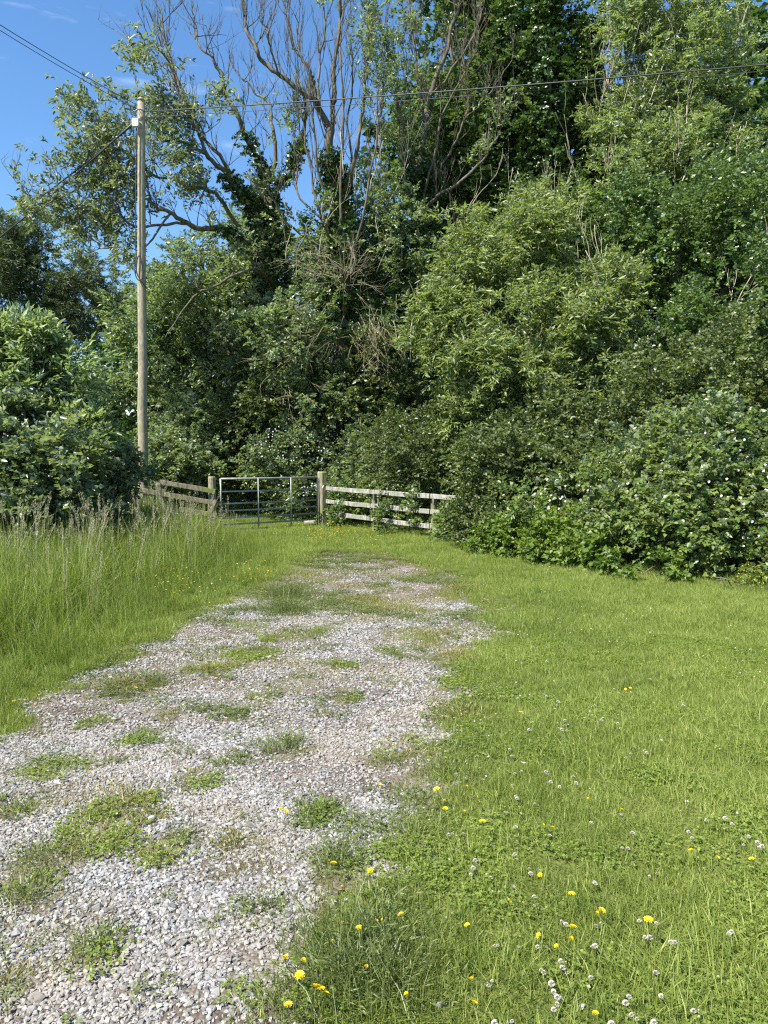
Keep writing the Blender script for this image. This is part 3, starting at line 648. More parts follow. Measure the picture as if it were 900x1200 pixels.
for (px, py) in CLO:
    for q in range(1 if py < 820 else 2):
        gx, gy = G(px + rng.normal(0, 5) * q, py + rng.normal(0, 5) * q); gy -= .055 * gy / EYE; gx *= gy / (gy + .055 * gy / EYE)
        t = thing('clover_flower', ('round white clover flower head in the near lawn' if py > 1090 else ('round white clover flower head in the middle of the lawn' if py > 900 else 'tiny white clover flower head in the far lawn')), 'flower', (gx, gy, Hs(gx, gy)), 'white clover flowers in the lawn')
        sz = rng.uniform(.4, .8) * (1 + .05 * gy); t.scale = (sz, sz * rng.uniform(.8, 1.1), sz * rng.uniform(.65, .9)); t.rotation_euler = (rng.normal(0, .2), rng.normal(0, .2), 0)
        for nm, me in (('stem', stem_me), ('flower_head', cl_me)):
            o = bpy.data.objects.new(nm, me); COL.objects.link(o); o.parent = t
            if nm == 'stem': o.scale = (1, 1, .7)
# tiny far daisies and the buttercup drift by the gate: uncountable
def dots(name, m, x, y, z0, z1, s):
    n = len(x); pos = np.stack([x, y, H(x, y) + rng.uniform(z0, z1, n)], 1); gs = []
    for k in range(3):
        th = rng.uniform(0, 6.28, n); gs.append(leaf_geo(pos, np.stack([np.cos(th), np.sin(th), rng.normal(.2, .2, n)], 1), np.array([[0, 0, 1.]]) + rng.normal(0, .3, (n, 3)), s, s * .9, rng.uniform(.2, .9, n)))
    return kindof(link_mesh(name, mesh_np(name, *join_geo(gs)), m), 'stuff')
x, y = sample_area(3400, 3.2, 13, -1, 8); k = (gravel_mask(x, y) < .3) & (left_of_track(x, y) < 0) & (noise2(x + 2, y, .9, 3) > .02) & before_hedge(x, y); x, y = x[k][:420], y[k][:420]
dots('lawn_daisies', 'white', x, y, .03, .07, .009)
bx, by = [], []
for (px, py, sx, sy, n) in ((385, 633, 38, 8, 260), (430, 640, 30, 6, 60), (215, 700, 35, 18, 70), (120, 690, 50, 25, 30), (300, 690, 25, 12, 40), (880, 690, 22, 14, 90), (820, 672, 40, 8, 40), (240, 655, 40, 15, 30)):
    for j in range(n):
        g_ = G(px + rng.normal(0, sx * .6), py + rng.normal(0, sy * .6)); bx.append(g_[0]); by.append(g_[1])
dots('buttercup_drift', 'petal', np.array(bx), np.array(by), .10, .32, .013)

# ================================================================== GATE, POSTS, FENCES
def box_me(name, a, b, wd, th, m, bev=.006, sag=0., roll=0.):
    """plank from a to b: width (vertical) wd, thickness th; slightly uneven"""
    a = np.array(a, float); b = np.array(b, float); d = unit((b - a)[None])[0]; up = np.array([0, 0, 1.]); s = unit(np.cross(d, up)[None])[0]; u = np.cross(s, d)
    n = 7; V = []
    for i in range(n):
        t = i / (n - 1); c = a + (b - a) * t + u * (-sag * 4 * t * (1 - t)) + u * rng.normal(0, .003) + s * rng.normal(0, .003)
        w2 = wd / 2 * (1 + rng.normal(0, .03)); t2 = th / 2
        for (x_, y_) in ((-t2, -w2 + bev), (-t2, w2 - bev), (-t2 + bev, w2), (t2 - bev, w2), (t2, w2 - bev), (t2, -w2 + bev), (t2 - bev, -w2), (-t2 + bev, -w2)):
            V.append(c + s * x_ + u * y_)
    Fc = []
    for i in range(n - 1):
        for j in range(8): Fc.append([i*8+j, i*8+(j+1) % 8, (i+1)*8+(j+1) % 8, (i+1)*8+j])
    me = bpy.data.meshes.new(name); me.from_pydata([tuple(v) for v in V], [], [tuple(f) for f in Fc] + [tuple(range(7, -1, -1)), tuple(range((n-1)*8, n*8))]); me.update(); return me
def post_me(name, x, y, z0, z1, wx, sides=4, rot=0., top=.03, lean=(0, 0)):
    n = 8; V = []; an = np.arange(sides * 2) 
    for i in range(n):
        t = i / (n - 1); z = z0 + (z1 - z0) * t; sc_ = 1 + rng.normal(0, .015)
        if i == n - 1: sc_ *= .86
        if i == n - 2: z = z1 - top
        for j in range(12):
            th = j / 12 * 6.283 + rot; k_ = 1.0
            if sides == 4:
                c_, s_ = abs(math.cos(th - rot)), abs(math.sin(th - rot)); k_ = min(1 / max(c_, s_), 1.27)
            V.append((x + lean[0] * t + wx / 2 * k_ * sc_ * math.cos(th), y + lean[1] * t + wx / 2 * k_ * sc_ * math.sin(th), z))
    Fc = [(i*12+j, i*12+(j+1) % 12, (i+1)*12+(j+1) % 12, (i+1)*12+j) for i in range(n - 1) for j in range(12)] + [tuple(range((n-1)*12, n*12))]
    me = bpy.data.meshes.new(name); me.from_pydata(V, [], Fc); me.update(); return me
GL = np.array([-3.62, 17.05]); GR = np.array([-1.62, 18.75])       # gate ends on the ground
gdir = unit((GR - GL)[None])[0]
gz = .02; gate = thing('field_gate', 'grey galvanised metal field gate with seven rails, closed across the end of the track', 'gate', (GL[0], GL[1], gz))
def gp(t, z): return np.array([GL[0] + (GR[0] - GL[0]) * t, GL[1] + (GR[1] - GL[1]) * t, z])
top = 1.20
for k, dz in enumerate((0, .28, .55, .71, .87, 1.02, 1.15)):
    tb = Tubes(); r_ = .025 if k == 0 else .020
    tb.add(np.array([gp(0.004, top - dz), gp(.5, top - dz - .004), gp(.996, top - dz)]), r_, 10); tb.build('rail', 'galv', gate)
for t_ in (.0, .36, .70, 1.0):
    tb = Tubes(); off = np.array([gdir[1], -gdir[0], 0]) * (.0 if t_ in (0., 1.) else .028)
    tb.add(np.array([gp(t_, top + .01) + off, gp(t_, top - .6) + off, gp(t_, top - 1.17) + off]), .022 if t_ in (0., 1.) else .018, 8); tb.build('upright', 'galv', gate)
for z in (top - .12, top - 1.0):
    tb = Tubes(); tb.add(np.array([gp(1.0, z), gp(1.045, z)]), .014, 8); tb.build('hinge', 'steel', gate)
tb = Tubes(); tb.add(np.array([gp(-.035, top - .5), gp(.03, top - .5)]), .012, 8); tb.build('latch', 'steel', gate)
def wood_post(name, label, x, y, h, wd, rot, sides=4, m='postwood', lean=(0, 0), parent=None):
    z0 = Hs(x, y)
    if parent is None:
        me = post_me(name, 0, 0, -.3, h, wd, sides, rot, lean=lean); o = link_mesh(name, me, m); o.location = (x, y, z0); tag(o, label, 'post'); return o
    me = post_me(name, x, y, z0 - .3, z0 + h, wd, sides, rot, lean=lean); return link_mesh(name, me, m, parent)
pL = P(250, 600, 17.0); pR = P(378, 600, 18.85)
wood_post('gate_post', 'round-topped brown wooden post between the left fence and the gate', pL[0] - .02, 17.0, 1.26, .17, .5, sides=12)
wood_post('gate_post', 'tall square pale wooden gate post hinging the gate, right of it', pR[0], 18.85, 1.36, .21, .6)
# stone at the foot of the right post
def rock(name, label, x, y, s, m, seed, cat='stone'):
    me = stone_mesh(seed); me.materials.clear(); o = link_mesh(name, me, m); o.location = (x, y, Hs(x, y) + s[2] * .4); o.scale = s; o.rotation_euler = (0, 0, seed); return tag(o, label, cat)
c_ = P(363, 606, 19.6); rock('boulder', 'pale lump of stone behind the foot of the gate by the right post', c_[0], 19.4, (.17, .15, .24), 'railwood', 3)

# left fence (weathered, ground rises to the left)
lf = thing('rail_fence', 'short mossy three-rail wooden fence left of the gate running into the bush', 'fence', (pL[0], 16.9, 0))
for (ax, ay, bx_, by_) in ((172, 562, 252, 576), (176, 576, 254, 590), (182, 592, 254, 604)):
    a = P(ax - 60, ay - 10, 16.6); b = P(bx_, by_, 16.88)
    link_mesh('rail', box_me('rail', a, b, .105, .04, 'mossrail'), 'mossrail', lf)
q = P(187, 600, 16.55); wood_post('post', '', q[0], 16.52, .92, .12, .2, 4, 'mossrail', parent=lf)
q = P(120, 600, 16.6); wood_post('post', '', q[0], 16.5, 1.2, .13, .2, 4, 'mossrail', parent=lf)
tb = box_me('brace', P(247, 600, 16.86), P(253, 586, 16.86), .07, .05, 'mossrail'); link_mesh('brace', tb, 'mossrail', lf)
# right fence
rf = thing('rail_fence', 'pale three-rail wooden fence right of the gate half buried in shrubs', 'fence', (-.6, 17.5, 0))
FA = np.array([pR[0] + .1, 18.7]); FB = np.array([1.86, 14.5])
def fp(t, z): return np.array([FA[0] + (FB[0] - FA[0]) * t, FA[1] + (FB[1] - FA[1]) * t, z])
for (z0, z1, ts) in ((.93, .86, (0, .34, .72, 1.0)), (.63, .54, (0, .34, .72, 1.0)), (.33, .24, (0, .34, .72, 1.0))):
    for a_, b_ in zip(ts[:-1], ts[1:]):
        o_ = rng.normal(0, .008)
        link_mesh('rail', box_me('rail', fp(a_ + .003, z0 + (z1 - z0) * a_ + o_), fp(b_ - .003, z0 + (z1 - z0) * b_ + o_), .10, .04, 'railwood'), 'railwood', rf)
for t_ in (.34, .72, 1.0):
    q = fp(t_, 0) + np.array([.08, .10, 0]); wood_post('post', '', q[0], q[1], .93, .11, .6, 4, 'mossrail', parent=rf)

# ================================================================== POLE AND WIRES
PB = P(166, 520, 18.0); PT = P(165, 118, 18.0); px0, pz1 = PB[0], PT[2]
pole = thing('utility_pole', 'tall plain wooden telephone pole rising behind the left bush', 'utility pole', (px0, 18.0, Hs(px0, 18.0)))
tb = Tubes(); n = 14
tb.add(np.stack([np.linspace(px0, PT[0], n) + rng.normal(0, .006, n), np.full(n, 18.0), np.linspace(-.3, pz1, n)], 1), np.linspace(.125, .08, n), 14); tb.build('shaft', 'polewood', pole)
tb = Tubes(); tb.add(np.array([[PT[0], 18, pz1 - .005], [PT[0], 18, pz1 + .06]]), [.095, .05], 12); tb.build('cap', 'polewood', pole)
b0 = P(159, 144, 17.85); 
me = box_me('junction_box', b0 + [0, 0, -.09], b0 + [0, 0, .09], .11, .12, 'box')
import bmesh
bm = bmesh.new(); bmesh.ops.create_cube(bm, size=1); bmesh.ops.scale(bm, vec=(.14, .10, .17), verts=bm.verts); bmesh.ops.bevel(bm, geom=bm.edges[:], offset=.015, segments=2); bmesh.ops.translate(bm, vec=tuple(b0), verts=bm.verts)
me = bpy.data.meshes.new('junction_box'); bm.to_mesh(me); bm.free(); link_mesh('junction_box', me, 'box', pole)
tb = Tubes(); tb.add(spline([P(160, 136, 17.9), P(158, 131, 17.85), P(163, 128, 17.85), P(170, 130, 17.88)], 4), .018, 6); tb.build('hook', 'steel', pole)
tb = Tubes(); tb.add(spline([P(160, 150, 17.86), P(159.5, 200, 17.86), P(159, 250, 17.85), P(159.5, 300, 17.85), P(158, 318, 17.84), P(162, 328, 17.82), P(167, 325, 17.82), P(166, 308, 17.82), P(162, 300, 17.82), P(160, 318, 17.82), P(166, 330, 17.82), P(172, 338, 17.9)], 6), .014, 5); tb.build('cable', 'wire', pole)
for py in (232, 301, 285, 262):
    tb = Tubes(); a = P(170, py, 17.9); tb.add(np.array([a, a + [.10, -.02, .01]]), .01, 5); tb.build('staple', 'steel', pole)
def wire(label, a, b, sag, r=.011, n=30):
    a = np.array(a); b = np.array(b); t = np.linspace(0, 1, n)[:, None]; p = a + (b - a) * t; p[:, 2] -= (sag * 4 * t * (1 - t))[:, 0]
    tb = Tubes(); tb.add(p, r, 5); o = tb.build('overhead_wire', 'wire'); tag(o, label, 'cable', 'overhead wires'); return o
A = P(168, 131, 17.9)
def far_pt(px, py, d): return P(px, py, d)
wire('black overhead wire running right from the pole, thicker of the pair', A, P(1500, 18, 10.5), .10, .0125)
wire('thin overhead wire running right just below the thicker one', A + [0, 0, -.12], P(1500, 24, 10.6), .12, .006)
B = P(160, 128, 17.9)
wire('upper of the two overhead wires crossing the sky top left', B + [0, 0, .1], P(-330, -190, 9), .12, .007)
wire('lower of the two overhead wires crossing the sky top left', B, P(-330, -181, 9), .12, .006)
wire('overhead wire dropping left from the pole box, steeper of the two', b0 + [-.05, 0, 0], P(-160, 385, 28), .35, .021)
wire('overhead wire dropping left behind the leafy branches, flatter of the two', b0 + [-.05, 0, -.03], P(-160, 345, 30), .5, .019)

# ================================================================== TREES
def limbs(tree, guides, m='bark', name='branch', lump=.05):
    out_ = []
    for (pts, r0, r1) in guides:
        sp = wob(spline([P(*p) for p in pts], 6), .028 + r0 * .08); tb = Tubes(); tb.add(sp, np.linspace(r0, r1, len(sp)) * .82, 7, lump); tb.build(name, m, tree); out_.append(sp)
    return out_
def twigs_along(tb, sp, n, ln, r, up=.5, lvl=2, kids=3, tips=None, t0=.25, spread=.9):
    for i in range(n):
        j = int(len(sp) * rng.uniform(t0, 1) * .999); tg = unit((sp[min(j + 1, len(sp) - 1)] - sp[max(j - 1, 0)])[None])[0]
        d = tg * .5 + rng.normal(0, .6, 3) + np.array([0, 0, up]); grow(tb, sp[j], d, ln * rng.uniform(.5, 1.15), r, lvl, up * .6, kids, tips, spread=spread)
def tips_leaves(lv, tips, kind, frac=.5, tint=.5, reps=3, scale=1., sigma=.14, where=None):
    p = np.array([t[0] for t in tips]); d = np.array([t[1] for t in tips]); k = rng.random(len(p)) < frac
    if where is not None: k &= where(p)
    p, d = p[k], d[k]; p = np.repeat(p, reps, 0) + rng.normal(0, sigma, (k.sum() * reps, 3)); d = np.repeat(d, reps, 0) + rng.normal(0, .6, (k.sum() * reps, 3))
    lv.sprays(p, d, kind, np.clip(rng.normal(tint, .12, len(p)), 0, 1), scale * rng.uniform(.8, 1.2, len(p)))
def ivy_on(lv, sp, r0, r1, n, scale=1., t0=0, t1=1, kind='ivy'):
    t = rng.uniform(t0, t1, n); idx = t * (len(sp) - 1); i = idx.astype(int).clip(0, len(sp) - 2); f = (idx - i)[:, None]
    c = sp[i] * (1 - f) + sp[i + 1] * f; u = rng.normal(size=(n, 3)); u[:, 2] *= .3; u = unit(u); rr = (r0 + (r1 - r0) * t) * rng.uniform(.7, 1.2, n) * (1 + .8 * noise3(c + u * .5, 1.6, 2))
    lv.sprays(c + u * rr[:, None], u + [0, 0, -.1], kind, np.clip(.5 + .35 * noise3(c + u, 1.3, 2) + rng.normal(0, .12, n), 0, 1), scale)

# --- A: leaning ash on the left, leafy tufts on its outer limbs
DA = 22.0
base = P(325, 600, DA)
TA = thing('ash_tree', 'half-bare ash leaning left over the telephone pole, leaf tufts on arching limbs', 'tree', (base[0], DA, 0))
g_ = [([(330, 640, DA), (325, 520, DA), (322, 400, DA), (320, 300, DA), (316, 222, DA)], .30, .17)]
trunkA = limbs(TA, g_, 'bark', 'trunk')
gA = [([(314, 225, DA), (303, 190, DA), (280, 142, DA - .4), (265, 107, DA - .5), (257, 80, DA - .5), (240, 58, DA - .4), (226, 22, DA)], .10, .025),
      ([(318, 215, DA), (322, 165, DA), (316, 125, DA + .3), (298, 108, DA + .5), (286, 92, DA + .5)], .08, .02),
      ([(322, 225, DA), (345, 190, DA - .3), (356, 150, DA - .4), (358, 120, DA - .4), (350, 90, DA)], .08, .02),
      ([(320, 320, DA), (305, 262, DA - .5), (288, 235, DA - .9), (268, 207, DA - 1.3), (245, 185, DA - 1.6), (215, 168, DA - 2), (190, 165, DA - 2.3)], .13, .03),
      ([(288, 235, DA - .9), (262, 190, DA - 1), (228, 150, DA - 1), (208, 105, DA - 1), (196, 60, DA - 1), (188, 10, DA - 1)], .07, .02),
      ([(245, 185, DA - 1.6), (225, 130, DA - 1.6), (205, 85, DA - 1.6), (180, 55, DA - 1.8), (150, 62, DA - 2)], .055, .015),
      ([(320, 345, DA), (285, 287, DA - .6), (258, 270, DA - 1), (225, 263, DA - 1.5), (200, 250, DA - 2), (172, 238, DA - 2.3), (130, 205, DA - 2.6), (100, 170, DA - 2.8)], .12, .02),
      ([(225, 263, DA - 1.5), (190, 262, DA - 2), (150, 262, DA - 2.4), (112, 215, DA - 2.5), (75, 232, DA - 2.6), (45, 245, DA - 2.7)], .05, .015),
      ([(285, 270, DA - .6), (250, 228, DA - 1), (215, 214, DA - 1.2), (180, 205, DA - 1.3), (150, 180, DA - 1.5), (120, 150, DA - 1.6)], .07, .015),
      ([(180, 205, DA - 1.3), (140, 220, DA - 1.6), (120, 200, DA - 1.6), (90, 260, DA - 1.8)], .03, .01),
      ([(200, 250, DA - 2), (160, 300, DA - 2.2), (130, 290, DA - 2.3), (95, 262, DA - 2.3)], .035, .01),
      ([(325, 340, DA), (300, 315, DA - 1.5), (262, 330, DA - 2), (225, 350, DA - 2.4), (195, 395, DA - 2.7)], .06, .015)]
lA = limbs(TA, gA, 'bark')
tb = Tubes(); tips = []
for sp, n, ln in zip(lA, (16, 12, 12, 14, 16, 14, 16, 12, 12, 6, 7, 5), (1.0, .8, .8, 1.0, 1.1, 1.0, 1.0, .9, .9, .7, .7, .8)):
    twigs_along(tb, sp, n, ln, .016, .7, 2, 3, tips)
tb.build('twigs', 'deadbark', TA)['kind'] = 'stuff'
lv = Leaves()
def whereA(p):
    cx = 450 + p[:, 0] / p[:, 1] * F; cyy = 540 - (p[:, 2] - EYE) / p[:, 1] * F
    return (noise3(p, .9, 2) > -.05) & ((cx < 225) | (cyy > 190)) & (cyy > 95)
tips_leaves(lv, tips, 'ash', .15, .6, 4, 1.0, .13, whereA)
for (px, py) in [(80,122),(98,116),(165,55),(170,62),(92,165),(115,145),(145,150),(125,160),(110,215),(40,240),(60,250),(72,232),(35,235),(90,260),(100,262),(130,270),(105,190),(150,190),(135,220),(175,112),(190,125),(225,130),(262,118),(200,175),(215,190),(160,205),(120,195),(150,300),(118,245),(145,245),(85,250),(230,200),(205,150),(190,140),(225,170),(110,172),(140,205)]:
    c = P(px, py, DA - 2.2 + rng.normal(0, .4)); n = 34
    lv.sprays(c + rng.normal(0, .22, (n, 3)), rng.normal(0, .6, (n, 3)) + [-.3, 0, -.1], 'ash', rng.uniform(.4, .95, n), 1.05)
lobes_sprays(lv, [(330, 345, DA, 45, 50, 1.2, 500), (300, 400, DA, 50, 50, 1.2, 600)], 'small', 1.0, -.05)
lv.build('crown', 'ashgrey', TA)
iv = Leaves(); ivy_on(iv, trunkA[0], .55, .26, 1400); ivy_on(iv, lA[0], .16, .05, 120, t1=.3); ivy_on(iv, lA[2], .16, .05, 110, t1=.4); ivy_on(iv, lA[3], .28, .10, 260, t1=.5)
ivy_on(iv, lA[6], .2, .08, 90, t1=.3)
iv.build('ivy', 'ivy', TA)

# --- B: dead-topped ash in the middle
DB = 21.0
TB = thing('ash_tree', 'dead-topped ash with thin upright bare stems and drooping dead twigs in the middle', 'tree', (P(400, 600, DB)[0], DB, 0))
trB = limbs(TB, [([(408, 640, DB), (405, 520, DB), (403, 400, DB), (397, 300, DB), (388, 200, DB), (386, 148, DB)], .26, .13)], 'bark', 'trunk')
gB = [([(386, 155, DB), (376, 130, DB), (363, 113, DB - .3), (328, 88, DB - .5), (304, 66, DB - .6), (293, 43, DB - .6), (285, 20, DB - .5), (283, -20, DB - .4)], .10, .03),
      ([(387, 150, DB), (392, 113, DB), (394, 70, DB), (398, 0, DB), (399, -60, DB)], .09, .04),
      ([(370, 120, DB - .3), (366, 95, DB - .4), (358, 74, DB - .5), (343, 50, DB - .5), (339, 23, DB - .5), (336, -20, DB - .5)], .06, .02),
      ([(398, 230, DB), (418, 170, DB - .4), (425, 120, DB - .5), (429, 70, DB - .5), (431, 10, DB - .5), (436, -40, DB - .5)], .07, .02),
      ([(375, 128, DB), (372, 80, DB + .5), (380, 30, DB + .6), (374, -30, DB + .6)], .05, .02),
      ([(328, 88, DB - .5), (318, 60, DB - .8), (312, 35, DB - 1), (305, 18, DB - 1)], .035, .012),
      ([(394, 290, DB), (372, 240, DB - .5), (362, 180, DB - .6), (352, 130, DB - .6), (346, 90, DB - .6)], .05, .012),
      ([(400, 270, DB), (416, 300, DB - 1.2), (412, 320, DB - 1.5)], .045, .02),
      ([(392, 285, DB - .4), (375, 262, DB - 1.2), (362, 258, DB - 1.5), (352, 290, DB - 1.6), (345, 330, DB - 1.7)], .035, .012),
      ([(398, 270, DB - .4), (402, 150, DB - .6), (399, 50, DB - .6), (404, -20, DB - .6)], .05, .015), ([(392, 250, DB - .5), (372, 200, DB - .8), (368, 140, DB - .9), (360, 90, DB - .9), (350, 40, DB - .9), (352, 0, DB - .9)], .045, .012),
      ([(402, 260, DB), (413, 200, DB + .3), (408, 140, DB + .4), (414, 80, DB + .5), (406, 15, DB + .5)], .05, .012), ([(390, 270, DB), (350, 225, DB + .4), (352, 170, DB + .5), (343, 110, DB + .5), (322, 60, DB + .5)], .04, .01),
      ([(405, 330, DB - .4), (425, 260, DB - .8), (436, 190, DB - .9), (446, 130, DB - .9), (450, 80, DB - .9)], .045, .012), ([(388, 300, DB), (335, 260, DB - .3), (312, 215, DB - .5), (300, 160, DB - .6)], .045, .012)]
lB = limbs(TB, gB, 'deadbark')
tb = Tubes(); tips = []
for sp, n, ln in zip(lB, (20, 16, 12, 14, 12, 8, 10, 3, 3, 8, 9, 8, 8, 8, 8), (1.1, 1.1, 1.0, 1.1, 1.1, .8, 1.1, .3, .3, 1.0, 1.0, 1.0, .9, 1.0, .9)): twigs_along(tb, sp, n, ln, .013, 1.1, 2, 3, tips, spread=.7)
twigs_along(tb, trB[0], 6, 1.5, .022, 1.2, 2, 3, tips, t0=.5, spread=.8)
tb.build('twigs', 'deadbark', TB)['kind'] = 'stuff'
lv = Leaves(); tips_leaves(lv, tips, 'ash', .10, .6, 3, .9, .12, lambda p: noise3(p, .8, 2) > .1); 
lobes_sprays(lv, [(370, 310, DB + 1, 55, 65, 1.5, 700), (430, 250, DB + 1.2, 40, 50, 1.2, 400), (345, 380, DB - .3, 55, 55, 1.3, 800), (400, 410, DB - .5, 45, 50, 1.0, 700), (390, 480, DB - .6, 50, 45, 1.0, 600)], 'small', 1.0, -.05)
lv.build('crown', 'ash', TB)
tb = Tubes()
for i in range(4):
    c = P(rng.uniform(330, 420), rng.uniform(200, 320), DB - .9 + rng.normal(0, .5)); grow(tb, c, np.array([rng.normal(0, .2), -.1, 1.]), rng.uniform(1.0, 2.0), .014, 2, .4, 3, spread=.8, crook=.16)
tb.build('dead_twigs', 'paletwig', TB)['kind'] = 'stuff'
tb = Tubes()          # drooping dead twig brooms
for (px, py, n, dx, dz, ln) in ((375, 375, 40, -.9, -.35, .8), (438, 385, 44, .35, -.9, .75), (345, 470, 18, .1, -.6, .5), (352, 400, 26, -1, -.2, .7), (430, 500, 16, .4, -.6, .45), (410, 330, 30, .3, .5, .8), (385, 320, 30, -.6, .5, .8)):
    for j in range(n):
        c = P(px, py, DB - 1.1) + rng.normal(0, [.32, .35, .3]); grow(tb, c, np.array([dx, -.3, dz]) + rng.normal(0, .4, 3), ln * rng.uniform(.6, 1.2), .008, 1, -.15, 4)
tb.build('dead_twigs', 'browntwig', TB)['kind'] = 'stuff'
iv = Leaves(); ivy_on(iv, trB[0], .8, .10, 1600, t1=.86)
iv.build('ivy', 'ivy', TB)
# --- C: second dead-topped tree
DC = 22.5
TC = thing('ash_tree', 'dying ash right of centre with a bare forked top against green foliage', 'tree', (P(487, 600, DC)[0], DC, 0))
trC = limbs(TC, [([(480, 640, DC), (484, 520, DC), (486, 400, DC), (487, 257, DC), (489, 187, DC)], .28, .15)], 'bark', 'trunk')
gC = [([(489, 190, DC), (499, 144, DC), (503, 117, DC), (518, 78, DC), (530, 35, DC), (544, -20, DC)], .11, .04),
      ([(488, 200, DC), (474, 155, DC - .3), (466, 110, DC - .5), (459, 78, DC - .5), (448, 35, DC - .5), (429, -5, DC - .5), (415, -50, DC - .5)], .085, .03),
      ([(489, 255, DC), (505, 238, DC - .5), (522, 226, DC - .8), (561, 195, DC - 1), (580, 165, DC - 1), (590, 140, DC - 1)], .075, .02),
      ([(499, 144, DC), (492, 100, DC + .3), (486, 50, DC + .4), (480, -10, DC + .4), (478, -50, DC + .4)], .06, .02),
      ([(503, 117, DC), (520, 95, DC - .4), (545, 60, DC - .6), (560, 25, DC - .6), (568, -20, DC - .6)], .06, .015),
      ([(459, 78, DC - .5), (445, 60, DC - .7), (432, 50, DC - .8)], .035, .015),
      ([(489, 300, DC), (455, 250, DC - .8), (440, 190, DC - 1), (445, 140, DC - 1)], .05, .015),
      ([(488, 370, DC), (520, 320, DC - 1.8), (535, 290, DC - 2.2), (560, 270, DC - 2.4)], .06, .02),
      ([(490, 260, DC), (508, 190, DC - .7), (522, 130, DC - .8), (542, 90, DC - .9), (562, 50, DC - .9)], .05, .012), ([(486, 280, DC), (474, 200, DC - .8), (468, 140, DC - .9), (476, 90, DC - .9), (468, 30, DC - .9)], .05, .012),
      ([(492, 240, DC), (525, 180, DC - .2), (545, 140, DC - .3), (572, 110, DC - .3), (600, 70, DC - .3)], .05, .012)]
lC = limbs(TC, gC, 'deadbark')
tb = Tubes(); tips = []
for sp, n, ln in zip(lC, (18, 18, 14, 14, 14, 6, 14, 6, 12, 12, 12), (1.1, 1.1, 1.0, 1.1, 1.1, .7, 1.0, .7, 1.0, 1.0, 1.0)): twigs_along(tb, sp, n, ln, .013, 1.1, 2, 3, tips, spread=.75)
twigs_along(tb, trC[0], 7, 1.5, .022, 1.2, 2, 3, tips, t0=.55, spread=.8)
tb.build('twigs', 'deadbark', TC)['kind'] = 'stuff'
lv = Leaves(); tips_leaves(lv, tips, 'ash', .12, .6, 3, .9, .12, lambda p: noise3(p, .8, 2) > .1)
lobes_sprays(lv, [(465, 330, DC - .3, 60, 80, 1.5, 900), (445, 270, DC, 45, 50, 1.2, 400)], 'small', 1.0, -.05)
lv.build('crown', 'ash', TC)
tb = Tubes()
for i in range(6):
    c = P(rng.uniform(415, 470), rng.uniform(230, 330), DC - 1.2 + rng.normal(0, .5)); grow(tb, c, np.array([rng.normal(0, .16), -.1, 1.]), rng.uniform(1.2, 2.2), .014, 2, .4, 3, spread=.8, crook=.16)
tb.build('dead_twigs', 'paletwig', TC)['kind'] = 'stuff'
iv = Leaves(); ivy_on(iv, trC[0], .8, .34, 1900); iv.build('ivy', 'ivy', TC)

def reseed(txt):
    global rng; rng = np.random.default_rng(sum(ord(c) * (i + 7) for i, c in enumerate(txt)))
# --- general leafy tree
def leafy(name, label, bpx, d, h_px, trunk_r, lobes, kind, m, scale=1., gap=-.12, f=1., tint=.5, dens=1., twig=0, group=None, lean=0, front=.62, shell=.45, ivy=None, deadn=0):
    reseed(label); T_ = thing(name, label, 'tree', (P(bpx, 600, d)[0], d, 0), group)
    tr = limbs(T_, [([(bpx, 640, d), (bpx + lean * .3, (640 + h_px) / 2, d), (bpx + lean, h_px, d)], trunk_r, trunk_r * .10)], 'bark', 'trunk')
    for (px, py, dd, rx, ry, rz, n) in lobes:
        j = int(len(tr[0]) * rng.uniform(.45, .95)); s_ = tr[0][j]; e_ = P(px, py - ry * .3, dd); mid = (s_ + e_) / 2 + [0, 0, -.4]
        sp = wob(spline([s_, mid, e_], 5), .06); tb = Tubes(); tb.add(sp, np.linspace(trunk_r * .35, .02, len(sp)), 6); tb.build('branch', 'bark', T_)
    lv = Leaves(); lobes_sprays(lv, lobes, kind, scale, gap, f, tint, dens=dens, front=front, shell=shell); lv.build('crown', m, T_)
    if ivy:
        iv = Leaves()
        for (pts, r0, r1, n) in ivy: ivy_on(iv, spline([P(*p) for p in pts], 6), r0, r1, n)
        iv.build('ivy', 'ivy', T_)
    if deadn:
        tb = Tubes()
        for i in range(deadn):
            px, py, dd, rx, ry, rz, n = lobes[rng.integers(len(lobes))]; u = unit(rng.normal(size=3)); u[1] = -abs(u[1]); c = P(px, py, dd) + u * np.array([rx * dd / F, rz, ry * dd / F]) * .85
            grow(tb, c, np.array([rng.normal(0, .4), -.3, 1.0]), rng.uniform(.8, 1.6), .018, 2, .4, 2, spread=.6)
        tb.build('dead_twigs', 'paletwig', T_)['kind'] = 'stuff'
    return T_
# D: broad-leaved tree behind C
leafy('sycamore_tree', 'dense green broad-leaved tree behind the dying ash, top centre', 560, 25, 60, .35,
      [(540, 90, 25, 62, 85, 2.2, 1500), (512, 170, 25, 48, 70, 2.0, 1100), (600, 40, 25.5, 60, 75, 2.2, 1300), (560, 200, 24.6, 60, 70, 2, 1300), (520, 10, 26, 55, 60, 2, 900), (590, 130, 25, 50, 60, 1.8, 900), (575, -50, 26, 70, 60, 2, 500)],
      'broad', 'syc', .82, -.22, .9, .5, ivy=None, front=.7)
